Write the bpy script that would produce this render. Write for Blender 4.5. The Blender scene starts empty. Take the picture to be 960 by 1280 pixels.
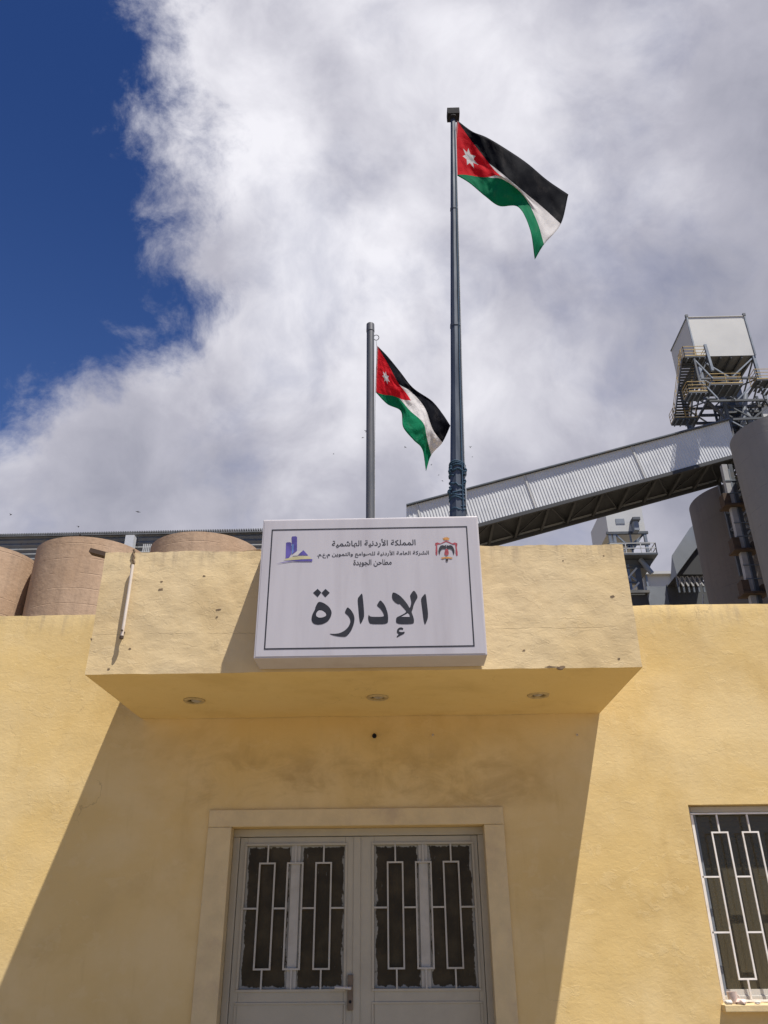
import bpy, bmesh, math, random
from mathutils import Vector, Matrix, noise
random.seed(7)
S = bpy.context.scene
COL = S.collection
R = math.radians

# ------------------------------------------------------------------ camera
F_PX, YAW, PITCH, ROLL, DIST, EYE = 980.794, -.0207, .4821, -.0085, 6.8, 1.6
cy, sy, cp, sp = math.cos(YAW), math.sin(YAW), math.cos(PITCH), math.sin(PITCH)
FW = Vector((sy*cp, cy*cp, sp)); RT = Vector((cy, -sy, 0)); UP = RT.cross(FW)
c_, s_ = math.cos(ROLL), math.sin(ROLL)
RT, UP = c_*RT + s_*UP, c_*UP - s_*RT
CAM = Vector((0, -DIST, EYE))
cam = bpy.data.cameras.new('camera'); co = bpy.data.objects.new('camera', cam); COL.objects.link(co)
cam.sensor_fit = 'VERTICAL'; cam.sensor_height = 36; cam.lens = F_PX/1280*36
cam.clip_start = .05; cam.clip_end = 5000
M = Matrix((RT, UP, -FW)).transposed().to_4x4(); M.translation = CAM
co.matrix_world = M; S.camera = co

def at(px, py, Y):
    """real point where the sight line through a photograph pixel meets the upright plane at depth Y"""
    d = FW*F_PX + RT*(px-480) + UP*(640-py)
    return CAM + d*((Y+DIST)/d.y)

# ------------------------------------------------------------------ light
SUN = Vector((.277, -.264, 1)).normalized()
sun = bpy.data.lights.new('sun', 'SUN'); so = bpy.data.objects.new('sun', sun); COL.objects.link(so)
sun.energy = 5.0; sun.angle = R(.53); sun.color = (1, .95, .87)
so.rotation_euler = SUN.to_track_quat('Z', 'Y').to_euler(); so.location = (10, -10, 30)
S.view_settings.view_transform = 'Standard'; S.view_settings.look = 'None'
S.view_settings.exposure = .72; S.view_settings.gamma = 1

w = bpy.data.worlds.new('World'); S.world = w; w.use_nodes = True
wt = w.node_tree; wt.nodes.clear()

class G:
    """small node-graph helper"""
    def __init__(s, nt): s.nt = nt
    def n(s, typ, **kw):
        nd = s.nt.nodes.new(typ)
        for k, v in kw.items(): setattr(nd, k, v)
        return nd
    def put(s, sock, v):
        if hasattr(v, 'is_output') or isinstance(v, bpy.types.NodeSocket): s.nt.links.new(v, sock)
        elif v is not None:
            if isinstance(v, tuple) and len(v) == 3 and sock.type == 'RGBA': v = v + (1,)
            sock.default_value = v
    def m(s, op, a, b=None, c=None, clamp=False):
        nd = s.n('ShaderNodeMath', operation=op, use_clamp=clamp)
        s.put(nd.inputs[0], a); s.put(nd.inputs[1], b)
        if c is not None: s.put(nd.inputs[2], c)
        return nd.outputs[0]
    def mix(s, f, a, b, typ='MIX'):
        nd = s.n('ShaderNodeMix', data_type='RGBA', blend_type=typ)
        s.put(nd.inputs[0], f); s.put(nd.inputs[6], a); s.put(nd.inputs[7], b)
        return nd.outputs[2]
    def noise(s, vec, scale, detail=4, rough=.55, dist=0, lac=2):
        nd = s.n('ShaderNodeTexNoise')
        s.put(nd.inputs['Vector'], vec); nd.inputs['Scale'].default_value = scale
        nd.inputs['Detail'].default_value = detail; nd.inputs['Roughness'].default_value = rough
        nd.inputs['Distortion'].default_value = dist; nd.inputs['Lacunarity'].default_value = lac
        return nd.outputs[0]
    def step(s, v, a, b, lo=0., hi=1.):
        nd = s.n('ShaderNodeMapRange', interpolation_type='SMOOTHSTEP')
        s.put(nd.inputs[0], v)
        for i, x in enumerate((a, b, lo, hi)): s.put(nd.inputs[i+1], x)
        return nd.outputs[0]
    def vm(s, op, a, b=None):
        nd = s.n('ShaderNodeVectorMath', operation=op)
        s.put(nd.inputs[0], a); s.put(nd.inputs[1], b)
        return nd.outputs['Value'] if op in ('DOT_PRODUCT', 'LENGTH', 'DISTANCE') else nd.outputs[0]
    def mapv(s, vec, scale=(1, 1, 1), loc=(0, 0, 0), rot=(0, 0, 0)):
        nd = s.n('ShaderNodeMapping'); s.put(nd.inputs[0], vec)
        nd.inputs['Scale'].default_value = scale; nd.inputs['Location'].default_value = loc
        nd.inputs['Rotation'].default_value = rot
        return nd.outputs[0]

g = G(wt)
sky = g.n('ShaderNodeTexSky', sky_type='NISHITA'); sky.sun_disc = False
sky.sun_elevation = math.asin(SUN.z); sky.sun_rotation = math.atan2(SUN.x, SUN.y)
sky.air_density = 1.0; sky.dust_density = .3; sky.ozone_density = 2.0
tc = g.n('ShaderNodeTexCoord'); D = tc.outputs['Generated']
sep = g.n('ShaderNodeSeparateXYZ'); g.put(sep.inputs[0], D)
dx, dy, dz = sep.outputs
blue = g.mix(1.0, sky.outputs[0], g.mix(g.step(dz, .40, .86), (.30, .40, .62), (.135, .225, .42)), 'MULTIPLY')
# cloud bank: covers the sky except the patch to the left, whose edge slants out towards the horizon
DW = g.vm('ADD', D, g.vm('SCALE', D))
wn = g.n('ShaderNodeTexNoise'); g.put(wn.inputs['Vector'], D); wn.inputs['Scale'].default_value = 3.2; wn.inputs['Detail'].default_value = 3
warp = g.vm('SUBTRACT', wn.outputs['Color'], (.5, .5, .5))
sc = g.n('ShaderNodeVectorMath', operation='SCALE'); g.put(sc.inputs[0], warp); sc.inputs['Scale'].default_value = .16
DW = g.vm('ADD', D, sc.outputs[0])
edge = g.m('SUBTRACT', g.m('MULTIPLY', dx, -1.), .250)
low = g.m('MAXIMUM', g.m('SUBTRACT', .66, dz), 0)
edge = g.m('SUBTRACT', edge, g.m('MULTIPLY', low, 1.55))
n1 = g.m('SUBTRACT', g.noise(DW, 6.5, 14, .66), .5)
n2 = g.m('SUBTRACT', g.noise(D, 2.3, 3, .5), .5)
thick = g.m('ADD', g.m('ADD', g.m('MULTIPLY', edge, -1.), g.m('MULTIPLY', n1, .40)), g.m('MULTIPLY', n2, .10))
# the bank thins out overhead and behind, where the sky is clear but for scattered clouds
back = g.m('SUBTRACT', g.noise(g.mapv(D, loc=(2, 5, 1)), 2.6, 8, .6), .60)
front = g.step(dy, .02, .34)
thick = g.m('ADD', g.m('MULTIPLY', thick, front), g.m('MULTIPLY', g.m('SUBTRACT', 1., front), back))
cover = g.step(thick, -.035, .085)
# light and dark masses of the bank
b1 = g.noise(DW, 3.0, 9, .56)
b2 = g.noise(g.mapv(DW, loc=(3.1, 1.7, .4)), 7.0, 12, .56)
bri = g.m('ADD', g.m('MULTIPLY', g.m('SUBTRACT', b1, .53), 1.9), g.m('MULTIPLY', g.m('SUBTRACT', b2, .5), 1.15))
def blob(d, wdt, amp):
    v = Vector(d).normalized()
    q = g.vm('DOT_PRODUCT', DW, tuple(v))
    return g.m('MULTIPLY', g.step(q, math.cos(wdt), 1.0), amp)
def pxd(px, py):
    d = FW*F_PX + RT*(px-480) + UP*(640-py); return d.normalized()
for (p, wdt, amp) in (((330, 60), .50, .19), ((560, 190), .40, .14), ((390, 330), .36, .14), ((455, 480), .32, .16),
                      ((960, 330), .42, -.22), ((370, 620), .34, -.20), ((860, 60), .45, .14)):
    bri = g.m('ADD', bri, blob(pxd(*p), wdt, amp))
rim = g.m('MULTIPLY', g.m('SUBTRACT', 1., g.step(thick, .05, .30)), .14)
bri = g.m('ADD', bri, rim)
ramp = g.n('ShaderNodeValToRGB'); g.put(ramp.inputs[0], g.m('ADD', g.m('MULTIPLY', bri, .8), .5, clamp=True))
cr = ramp.color_ramp
cr.elements[0].position = 0; cr.elements[0].color = (1.75, 1.80, 2.25, 1)
cr.elements[1].position = 1; cr.elements[1].color = (5.5, 5.45, 5.8, 1)
e = cr.elements.new(.5); e.color = (3.0, 2.98, 3.45, 1)
cloud = ramp.outputs[0]
thin = g.step(g.noise(g.mapv(DW, loc=(8, 2, 5)), 4.2, 10, .6), .50, .72)
skycol = g.mix(g.m('MULTIPLY', cover, g.m('SUBTRACT', 1., g.m('MULTIPLY', thin, .30))), blue, cloud)
bg = g.n('ShaderNodeBackground'); g.put(bg.inputs[0], skycol); bg.inputs[1].default_value = .1
ow = g.n('ShaderNodeOutputWorld'); g.put(ow.inputs[0], bg.outputs[0])

# ------------------------------------------------------------------ materials
def base_mat(name):
    m = bpy.data.materials.new(name); m.use_nodes = True
    nt = m.node_tree; b = nt.nodes['Principled BSDF']
    return m, G(nt), b
def mat(name, col, rough=.7, metal=0, var=.12, vscale=3., dirt=None, dscale=1.2, bump=.0, bscale=40, stretch=(1, 1, 1), damount=.5, spec=.4):
    m, g, b = base_mat(name)
    tc = g.n('ShaderNodeTexCoord'); P = g.mapv(tc.outputs['Object'], scale=stretch)
    n = g.noise(P, vscale, 6, .6)
    k = g.step(n, .3, .7, 1-var, 1+var)
    cc = g.n('ShaderNodeCombineXYZ'); [g.put(i, k) for i in cc.inputs]
    c = g.mix(1., col, cc.outputs[0], 'MULTIPLY')
    if dirt:
        dn = g.noise(g.mapv(P, loc=(5, 2, 9)), dscale, 8, .65)
        c = g.mix(g.m('MULTIPLY', g.step(dn, .48, .72), damount), c, dirt)
    g.put(b.inputs['Base Color'], c)
    g.put(b.inputs['Roughness'], g.step(n, .2, .8, max(0, rough-.08), min(1, rough+.08)))
    b.inputs['Metallic'].default_value = metal
    b.inputs['Specular IOR Level'].default_value = spec
    if bump:
        bn = g.n('ShaderNodeBump'); bn.inputs['Distance'].default_value = bump
        g.put(bn.inputs['Height'], g.noise(P, bscale, 6, .6)); g.put(b.inputs['Normal'], bn.outputs[0])
    return m

def plaster(name, col, pale, brown, crack_z=None, relief=1.0, blot=.5, stainz=None):
    m, g, b = base_mat(name)
    tc = g.n('ShaderNodeTexCoord'); P = tc.outputs['Object']
    sp_ = g.n('ShaderNodeSeparateXYZ'); g.put(sp_.inputs[0], P)
    n1 = g.noise(P, .9, 7, .6, .3); n2 = g.noise(g.mapv(P, loc=(4, 3, 8)), 1.55, 9, .60, .3)
    n3 = g.noise(g.mapv(P, scale=(7, 7, .8), loc=(1, 2, 3)), 1.6, 6, .6)
    n4 = g.noise(P, 38, 4, .7)
    c = g.mix(g.step(n1, .35, .68), col, pale)
    c = g.mix(g.m('MULTIPLY', g.step(n2, .46, .80), blot), c, brown)
    c = g.mix(g.m('MULTIPLY', g.step(n3, .55, .8), .22*blot/.5), c, brown)
    c = g.mix(g.m('MULTIPLY', g.step(n4, .60, .78), .10), c, brown)
    h = g.m('ADD', g.m('MULTIPLY', g.noise(P, 4.5, 5, .55, .2), .55), g.m('MULTIPLY', g.noise(g.mapv(P, scale=(1, 1, 1.9)), 16, 7, .62, .8), .30))
    h = g.m('ADD', h, g.m('MULTIPLY', g.noise(P, 75, 5, .65), .055))
    # peeled and patched coat: low steps in the relief
    pk = g.step(g.noise(g.mapv(P, loc=(7, 7, 7), scale=(1, 1, 1.3)), 5.5, 9, .62, .5), .590, .612)
    h = g.m('ADD', h, g.m('MULTIPLY', pk, .055))
    c = g.mix(g.m('MULTIPLY', pk, .30), c, pale)
    # broader patch repairs in slightly different paint
    pr = g.step(g.noise(g.mapv(P, loc=(3, 9, 2), scale=(1, 1, .7)), 1.1, 10, .55, .2), .575, .592)
    c = g.mix(g.m('MULTIPLY', pr, .22), c, pale); h = g.m('ADD', h, g.m('MULTIPLY', pr, .03))
    if crack_z is not None:
        for z0, strg in crack_z:
            wob = g.m('MULTIPLY', g.m('SUBTRACT', g.noise(P, 3., 8, .65), .5), .05)
            d = g.m('ABSOLUTE', g.m('SUBTRACT', g.m('SUBTRACT', sp_.outputs[2], z0), wob))
            k = g.m('MULTIPLY', g.step(d, .0, .0055, 1, 0), g.step(g.noise(P, 2.2, 3), .42, .56))
            c = g.mix(g.m('MULTIPLY', k, .55*strg), c, (.16, .11, .06)); h = g.m('SUBTRACT', h, g.m('MULTIPLY', k, .16*strg))
    # hairline cracks
    v = g.n('ShaderNodeTexVoronoi', feature='DISTANCE_TO_EDGE'); v.inputs['Scale'].default_value = .8
    wn = g.n('ShaderNodeTexNoise'); g.put(wn.inputs['Vector'], P); wn.inputs['Scale'].default_value = 2.4; wn.inputs['Detail'].default_value = 8
    g.put(v.inputs['Vector'], g.vm('ADD', P, wn.outputs['Color']))
    k = g.m('MULTIPLY', g.step(v.outputs[0], 0., .0045, 1, 0), g.step(g.noise(g.mapv(P, loc=(9, 1, 1)), 1.3, 3), .54, .64))
    c = g.mix(g.m('MULTIPLY', k, .35), c, (.2, .14, .08)); h = g.m('SUBTRACT', h, g.m('MULTIPLY', k, .05))
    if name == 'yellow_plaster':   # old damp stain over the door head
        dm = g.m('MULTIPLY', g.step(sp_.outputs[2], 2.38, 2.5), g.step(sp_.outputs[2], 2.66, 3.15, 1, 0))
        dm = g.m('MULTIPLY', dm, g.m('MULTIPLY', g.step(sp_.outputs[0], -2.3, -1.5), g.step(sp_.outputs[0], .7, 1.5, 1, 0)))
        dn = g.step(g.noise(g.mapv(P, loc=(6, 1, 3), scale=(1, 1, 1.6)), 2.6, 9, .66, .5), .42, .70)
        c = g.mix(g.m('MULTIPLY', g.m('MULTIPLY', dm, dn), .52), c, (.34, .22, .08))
    if stainz:      # weathering that runs down from the coping
        z1, z0 = stainz
        st = g.noise(g.mapv(P, scale=(9, 9, 1.1)), 1.5, 6, .65)
        f = g.m('MULTIPLY', g.step(sp_.outputs[2], z0, z1), g.step(st, .46, .72))
        c = g.mix(g.m('MULTIPLY', f, .55), c, (.30, .24, .17))
    g.put(b.inputs['Base Color'], c); b.inputs['Roughness'].default_value = .86
    b.inputs['Specular IOR Level'].default_value = .2
    bn = g.n('ShaderNodeBump'); bn.inputs['Distance'].default_value = .035*relief; bn.inputs['Strength'].default_value = 1
    g.put(bn.inputs['Height'], h); g.put(b.inputs['Normal'], bn.outputs[0])
    return m

MT = {}
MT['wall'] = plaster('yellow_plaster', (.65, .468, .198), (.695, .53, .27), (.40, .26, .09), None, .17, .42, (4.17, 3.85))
MT['canopy'] = plaster('canopy_plaster', (.62, .47, .255), (.655, .52, .315), (.42, .29, .15), [(3.47, .45), (3.74, .15)], .22, .30, (4.16, 3.9))
MT['soffit'] = plaster('soffit_plaster', (.68, .505, .215), (.71, .54, .25), (.42, .28, .10), None, .22, .45)
MT['stone'] = mat('marble_surround', (.61, .475, .255), .45, 0, .07, 5, (.42, .30, .20), 2.5, .003, 20, damount=.55)
MT['door'] = mat('grey_door_paint', (.41, .37, .28), .42, 0, .05, 3, (.26, .23, .18), 1.8, .0015, 18, damount=.35)
MT['doorlight'] = mat('pale_grille_paint', (.43, .405, .35), .45, 0, .07, 9, (.33, .28, .22), 6, .001, 60)
MT['white'] = mat('white_frame_paint', (.52, .49, .44), .4, 0, .06, 4, (.5, .45, .38), 4, 0)
MT['grille'] = mat('white_grille_paint', (.78, .74, .70), .4, 0, .06, 8, (.5, .4, .3), 9, 0)
MT['signface'] = mat('sign_sheet', (.455, .435, .465), .38, 0, .03, 2, (.36, .33, .35), 1.6, .0006, 5, stretch=(3, 3, .35), damount=.45)
MT['signcase'] = mat('sign_casing', (.50, .47, .49), .4, 0, .04, 3, (.38, .33, .32), 2.5, 0, damount=.5)
MT['ink'] = mat('black_vinyl', (.016, .016, .022), .5, 0, .15, 8)
MT['purple'] = mat('purple_print', (.085, .065, .27), .5, 0, .25, 9)
MT['bluep'] = mat('blue_print', (.10, .17, .40), .5, 0, .2, 9)
MT['lilac'] = mat('lilac_print', (.42, .40, .62), .5, 0, .1, 9)
MT['sand'] = mat('sand_print', (.46, .42, .24), .5, 0, .1, 9)
MT['crimson'] = mat('crimson_print', (.30, .045, .06), .5, 0, .3, 60)
MT['gold'] = mat('gold_print', (.48, .22, .05), .5, 0, .3, 60)
MT['paleprint'] = mat('pale_print', (.50, .48, .48), .5, 0, .05, 9)
MT['pole'] = mat('grey_pole_paint', (.10, .105, .115), .42, .25, .10, 6, (.18, .17, .17), 4, .0006, 30, stretch=(1, 1, .2))
MT['polegal'] = mat('galvanised_pole', (.066, .078, .098), .42, .45, .14, 5, (.12, .14, .17), 1.2, .001, 10, stretch=(1, 1, .15))
MT['leggrey'] = mat('worn_leg_paint', (.33, .33, .34), .6, .05, .08, .8, (.2, .16, .13), .8)
MT['brass'] = mat('worn_handle_metal', (.16, .12, .085), .45, .5, .2, 12)
MT['ring'] = mat('lamp_ring', (.46, .36, .19), .5, .2, .12, 20, (.2, .15, .1), 22)
MT['dark'] = mat('dark_metal', (.022, .022, .026), .8, 0, .2, 6, spec=.08)
MT['rope'] = mat('blue_rope', (.018, .055, .10), .8, 0, .4, 30)
MT['ropelite'] = mat('white_rope', (.40, .42, .45), .8, 0, .2, 30)
MT['terracotta'] = mat('terracotta_render', (.40, .268, .17), .88, 0, .09, .9, (.28, .195, .13), .8, .02, 3, stretch=(.35, .35, 2.6), damount=.6)
MT['concrete'] = mat('grey_concrete', (.255, .232, .23), .88, 0, .06, .2, (.20, .17, .16), .25, .02, 2, damount=.5)
MT['concrete2'] = mat('brown_concrete', (.15, .128, .118), .88, 0, .06, .2, (.14, .115, .11), .2, .02, 2, damount=.5)
MT['clad'] = mat('pale_cladding', (.54, .55, .56), .5, .1, .04, .5, (.36, .38, .40), .4, 0, damount=.3)
MT['cladw'] = mat('white_cladding', (.47, .47, .46), .5, .05, .03, .3, (.48, .48, .46), .4, 0, damount=.35)
MT['cladd'] = mat('grey_cladding', (.20, .22, .25), .5, .2, .05, .3, (.15, .16, .18), .4, 0)
MT['plant'] = mat('dark_plant_sheet', (.075, .08, .085), .6, .1, .08, .4, (.05, .05, .05), .4)
MT['louvre'] = mat('weathered_sheet', (.13, .135, .14), .6, .2, .15, .8, (.20, .17, .13), .7, 0)
MT['steel'] = mat('galvanised_steel', (.17, .195, .23), .5, .4, .15, .8, (.14, .13, .12), 1.2, 0)
MT['steeld'] = mat('dark_steel', (.07, .08, .095), .6, .3, .15, .8, (.10, .07, .05), 1.2, 0)
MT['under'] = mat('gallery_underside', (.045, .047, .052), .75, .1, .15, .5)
MT['yellow'] = mat('yellow_rail_paint', (.42, .31, .12), .5, 0, .2, 1.5, (.35, .2, .08), 2, 0)
MT['rust'] = mat('rusted_steel', (.065, .043, .030), .85, .1, .25, 3, (.09, .045, .03), 4, 0)
MT['pipe'] = mat('dirty_white_pipe', (.66, .58, .50), .45, 0, .06, 6, (.40, .28, .2), 5, 0)
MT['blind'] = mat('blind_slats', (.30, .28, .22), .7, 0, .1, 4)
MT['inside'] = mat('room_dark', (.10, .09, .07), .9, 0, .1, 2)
MT['ground'] = mat('dusty_forecourt', (.20, .165, .115), .9, 0, .2, .6, (.26, .215, .15), .3, .01, 12)
MT['roof'] = mat('roof_screed', (.30, .27, .23), .9, 0, .15, 1.0)
MT['cup'] = mat('cup_glaze', (.60, .48, .42), .35, 0, .25, 12, (.35, .18, .12), 14, 0)
MT['bird'] = mat('bird_plumage', (.03, .03, .035), .8, 0, .2, 4)
MT['chip'] = mat('chipped_render', (.17, .12, .075), .95, 0, .3, 30)
MT['lens'] = mat('lamp_lens', (.34, .31, .27), .35, 0, .25, 30)

def silo_mat(name, col, pale, dark, joint, amt):
    """slip-formed drum: faint pour joints, broad patches and streaks running down from the rim"""
    m, g, b = base_mat(name); tc = g.n('ShaderNodeTexCoord'); P = tc.outputs['Object']
    s3 = g.n('ShaderNodeSeparateXYZ'); g.put(s3.inputs[0], P)
    c = g.mix(g.step(g.noise(P, .22, 6, .6), .36, .66), col, pale)
    c = g.mix(g.m('MULTIPLY', g.step(g.noise(g.mapv(P, scale=(1.6, 1.6, .09)), 1., 7, .62), .46, .72), amt), c, dark)
    c = g.mix(g.m('MULTIPLY', g.step(g.noise(P, 1.3, 8, .7), .52, .75), amt*.7), c, dark)
    wob = g.m('MULTIPLY', g.noise(g.mapv(P, scale=(.3, .3, .3)), 1., 4), .22)
    fz = g.m('ABSOLUTE', g.m('SUBTRACT', g.m('FRACT', g.m('DIVIDE', g.m('ADD', s3.outputs[2], wob), joint)), .5))
    jl = g.m('MULTIPLY', g.step(fz, 0., .035, 1, 0), g.step(g.noise(P, .5, 4), .40, .60))
    c = g.mix(g.m('MULTIPLY', jl, amt*.8), c, dark)
    g.put(b.inputs['Base Color'], c); b.inputs['Roughness'].default_value = .9; b.inputs['Specular IOR Level'].default_value = .2
    bn = g.n('ShaderNodeBump'); bn.inputs['Distance'].default_value = .04; g.put(bn.inputs['Height'], g.m('ADD', g.noise(P, 2.2, 7, .6), g.m('MULTIPLY', jl, -.4))); g.put(b.inputs['Normal'], bn.outputs[0])
    return m
MT['terracotta'] = silo_mat('terracotta_render', (.385, .262, .172), (.43, .305, .21), (.27, .19, .135), 1.3, .45)
MT['concrete'] = silo_mat('grey_concrete', (.215, .21, .207), (.23, .225, .222), (.165, .158, .155), 1.5, .28)
MT['concrete2'] = silo_mat('brown_concrete', (.150, .140, .134), (.17, .152, .145), (.115, .10, .095), 1.5, .3)
def glass(name, tint, dark):
    m, g, b = base_mat(name); out = [n for n in m.node_tree.nodes if n.type == 'OUTPUT_MATERIAL'][0]
    tr = g.n('ShaderNodeBsdfTransparent'); tr.inputs[0].default_value = tint + (1,)
    gl = g.n('ShaderNodeBsdfGlossy'); gl.inputs['Roughness'].default_value = .04; gl.inputs[0].default_value = (.9, .95, 1, 1)
    fr = g.n('ShaderNodeFresnel'); fr.inputs[0].default_value = 1.5
    gl.inputs['Roughness'].default_value = .12
    df = g.n('ShaderNodeBsdfDiffuse'); df.inputs[0].default_value = (.18, .15, .095, 1)
    m0 = g.n('ShaderNodeMixShader'); m0.inputs[0].default_value = .38; g.put(m0.inputs[1], tr.outputs[0]); g.put(m0.inputs[2], df.outputs[0])
    mx = g.n('ShaderNodeMixShader'); g.put(mx.inputs[0], g.m('MULTIPLY', fr.outputs[0], .5)); g.put(mx.inputs[1], m0.outputs[0]); g.put(mx.inputs[2], gl.outputs[0])
    g.put(out.inputs[0], mx.outputs[0]); return m
MT['glass'] = glass('window_glass', (.55, .55, .50), 1)

def door_glass():
    """old glass painted over in dark brown, the pale door paint smeared raggedly round the rim and scratched through"""
    m, g, b = base_mat('overpainted_glass')
    tc = g.n('ShaderNodeTexCoord'); Gn = tc.outputs['Generated']; P = tc.outputs['Object']
    s3 = g.n('ShaderNodeSeparateXYZ'); g.put(s3.inputs[0], Gn)
    ex = g.m('MINIMUM', s3.outputs[0], g.m('SUBTRACT', 1., s3.outputs[0]))
    ez = g.m('MULTIPLY', g.m('MINIMUM', s3.outputs[2], g.m('SUBTRACT', 1., s3.outputs[2])), 3.2)
    e = g.m('MINIMUM', ex, ez)
    nn = g.m('MULTIPLY', g.m('SUBTRACT', g.noise(g.mapv(P, scale=(1.6, 1, .7)), 14, 7, .7), .40), .24)
    k = g.step(g.m('SUBTRACT', e, nn), .012, .028, 1, 0)
    scr = g.step(g.noise(g.mapv(P, scale=(2.4, 1, .55), rot=(0, .25, 0)), 16, 7, .72), .665, .70)
    k = g.m('MAXIMUM', k, g.m('MULTIPLY', scr, .55))
    base = g.mix(g.step(g.noise(P, 5, 5, .6), .35, .7), (.030, .022, .010), (.060, .045, .022))
    g.put(b.inputs['Base Color'], g.mix(g.m('MULTIPLY', k, .9), base, (.34, .33, .29)))
    g.put(b.inputs['Roughness'], g.step(k, 0, 1, .45, .6)); b.inputs['Specular IOR Level'].default_value = .2; return m
MT['dglass'] = door_glass()

# ------------------------------------------------------------------ mesh helpers
class MB:
    def __init__(s): s.v = []; s.f = []
    def poly(s, pts):
        i = len(s.v); s.v += [tuple(p) for p in pts]; s.f.append(tuple(range(i, i+len(pts)))); return s
    def hexa(s, p):      # 8 points: bottom 4 ccw, top 4 ccw
        i = len(s.v); s.v += [tuple(q) for q in p]
        for f in ((0, 3, 2, 1), (4, 5, 6, 7), (0, 1, 5, 4), (1, 2, 6, 5), (2, 3, 7, 6), (3, 0, 4, 7)):
            s.f.append(tuple(i+k for k in f))
        return s
    def box(s, a, b):
        (x0, y0, z0), (x1, y1, z1) = [tuple(map(min, zip(a, b))), tuple(map(max, zip(a, b)))]
        return s.hexa([(x0, y0, z0), (x1, y0, z0), (x1, y1, z0), (x0, y1, z0), (x0, y0, z1), (x1, y0, z1), (x1, y1, z1), (x0, y1, z1)])
    def bar(s, a, b, w, h=None, up=(0, 0, 1)):
        a, b = Vector(a), Vector(b); h = h or w; d = (b-a).normalized(); u = Vector(up)
        if abs(d.dot(u)) > .98: u = Vector((0, 1, 0))
        x = d.cross(u).normalized()*w/2; y = x.cross(d).normalized()*h/2
        return s.hexa([a-x-y, a+x-y, a+x+y, a-x+y, b-x-y, b+x-y, b+x+y, b-x+y])
    def tube(s, pts, rad, n=10, cap=True, closed=False):
        pts = [Vector(p) for p in pts]; m = len(pts); base = len(s.v); px = None
        rr = rad if isinstance(rad, (list, tuple)) else [rad]*m
        for i, p in enumerate(pts):
            if closed: d = pts[(i+1) % m]-pts[i-1]
            else: d = pts[min(i+1, m-1)]-pts[max(i-1, 0)]
            d.normalize()
            if px is None: px = d.orthogonal().normalized()
            px = (px - d*px.dot(d)).normalized(); py_ = d.cross(px)
            for k in range(n):
                a = 2*math.pi*k/n; s.v.append(tuple(p + (px*math.cos(a)+py_*math.sin(a))*rr[i]))
        for i in range(m if closed else m-1):
            j = (i+1) % m
            for k in range(n):
                l = (k+1) % n; s.f.append((base+i*n+k, base+i*n+l, base+j*n+l, base+j*n+k))
        if cap and not closed:
            s.f.append(tuple(base+k for k in reversed(range(n)))); s.f.append(tuple(base+(m-1)*n+k for k in range(n)))
        return s
    def lathe(s, c, prof, n=32, ax=Vector((0, 0, 1))):
        base = len(s.v); c = Vector(c); q = Vector((0, 0, 1)).rotation_difference(ax)
        for r, z in prof:
            for k in range(n):
                a = 2*math.pi*k/n; s.v.append(tuple(c + q @ Vector((r*math.cos(a), r*math.sin(a), z))))
        for i in range(len(prof)-1):
            for k in range(n):
                l = (k+1) % n; s.f.append((base+i*n+k, base+i*n+l, base+(i+1)*n+l, base+(i+1)*n+k))
        return s
    def build(s, name, m, parent=None, smooth=False, bevel=0):
        me = bpy.data.meshes.new(name); me.from_pydata(s.v, [], s.f); me.materials.append(MT[m] if isinstance(m, str) else m)
        if smooth:
            for p in me.polygons: p.use_smooth = True
        o = bpy.data.objects.new(name, me); COL.objects.link(o)
        bm = bmesh.new(); bm.from_mesh(me); bmesh.ops.recalc_face_normals(bm, faces=bm.faces); bm.to_mesh(me); bm.free()
        if smooth:
            me.set_sharp_from_angle(angle=R(40))
        if bevel:
            bv = o.modifiers.new('bevel', 'BEVEL'); bv.width = bevel; bv.segments = 2; bv.limit_method = 'ANGLE'
        if parent:
            o.parent = parent; o.matrix_parent_inverse = parent.matrix_world.inverted()
        return o

def thing(name, label, cat, loc=(0, 0, 0), group=None):
    o = bpy.data.objects.new(name, None); COL.objects.link(o); o.location = loc; o.empty_display_size = .2
    o.matrix_world = Matrix.Translation(loc)
    o['label'] = label; o['category'] = cat
    if group: o['group'] = group
    return o
def tag(o, label, cat, group=None):
    o['label'] = label; o['category'] = cat
    if group: o['group'] = group
    return o

# ------------------------------------------------------------------ ground
gm = MB(); N = 24; X = [-3000, -800, -200, -60, -30, -15, -8, 0, 8, 15, 30, 60, 200, 800, 3000]
for i in range(len(X)-1):
    for j in range(len(X)-1):
        gm.poly([(X[i], X[j], 0), (X[i+1], X[j], 0), (X[i+1], X[j+1], 0), (X[i], X[j+1], 0)])
o = gm.build('ground', 'ground'); o['kind'] = 'structure'

# ------------------------------------------------------------------ administration building
XA, XB, ZS, ZT, PR = -2.247, 1.692, 3.175, 4.128, 1.38      # canopy
ZW = 4.148
def rect(pxs, Y):
    a = at(*pxs[0], Y); b = at(*pxs[1], Y); return a, b
BL = thing('administration_building', 'low yellow plastered building with a deep concrete canopy over its grey double door', 'building')
bx0, bx1, bd = -9.0, 6.2, 8.0
TH = .28
# openings
dl, dr, dtop = -1.41, .655, at(445, 1032, -.02).z
wl = at(859.8, 1006, 0).x; wr = wl+1.72; wtop = at(860, 1006, 0).z; wbot = at(906, 1257, 0).z

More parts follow.
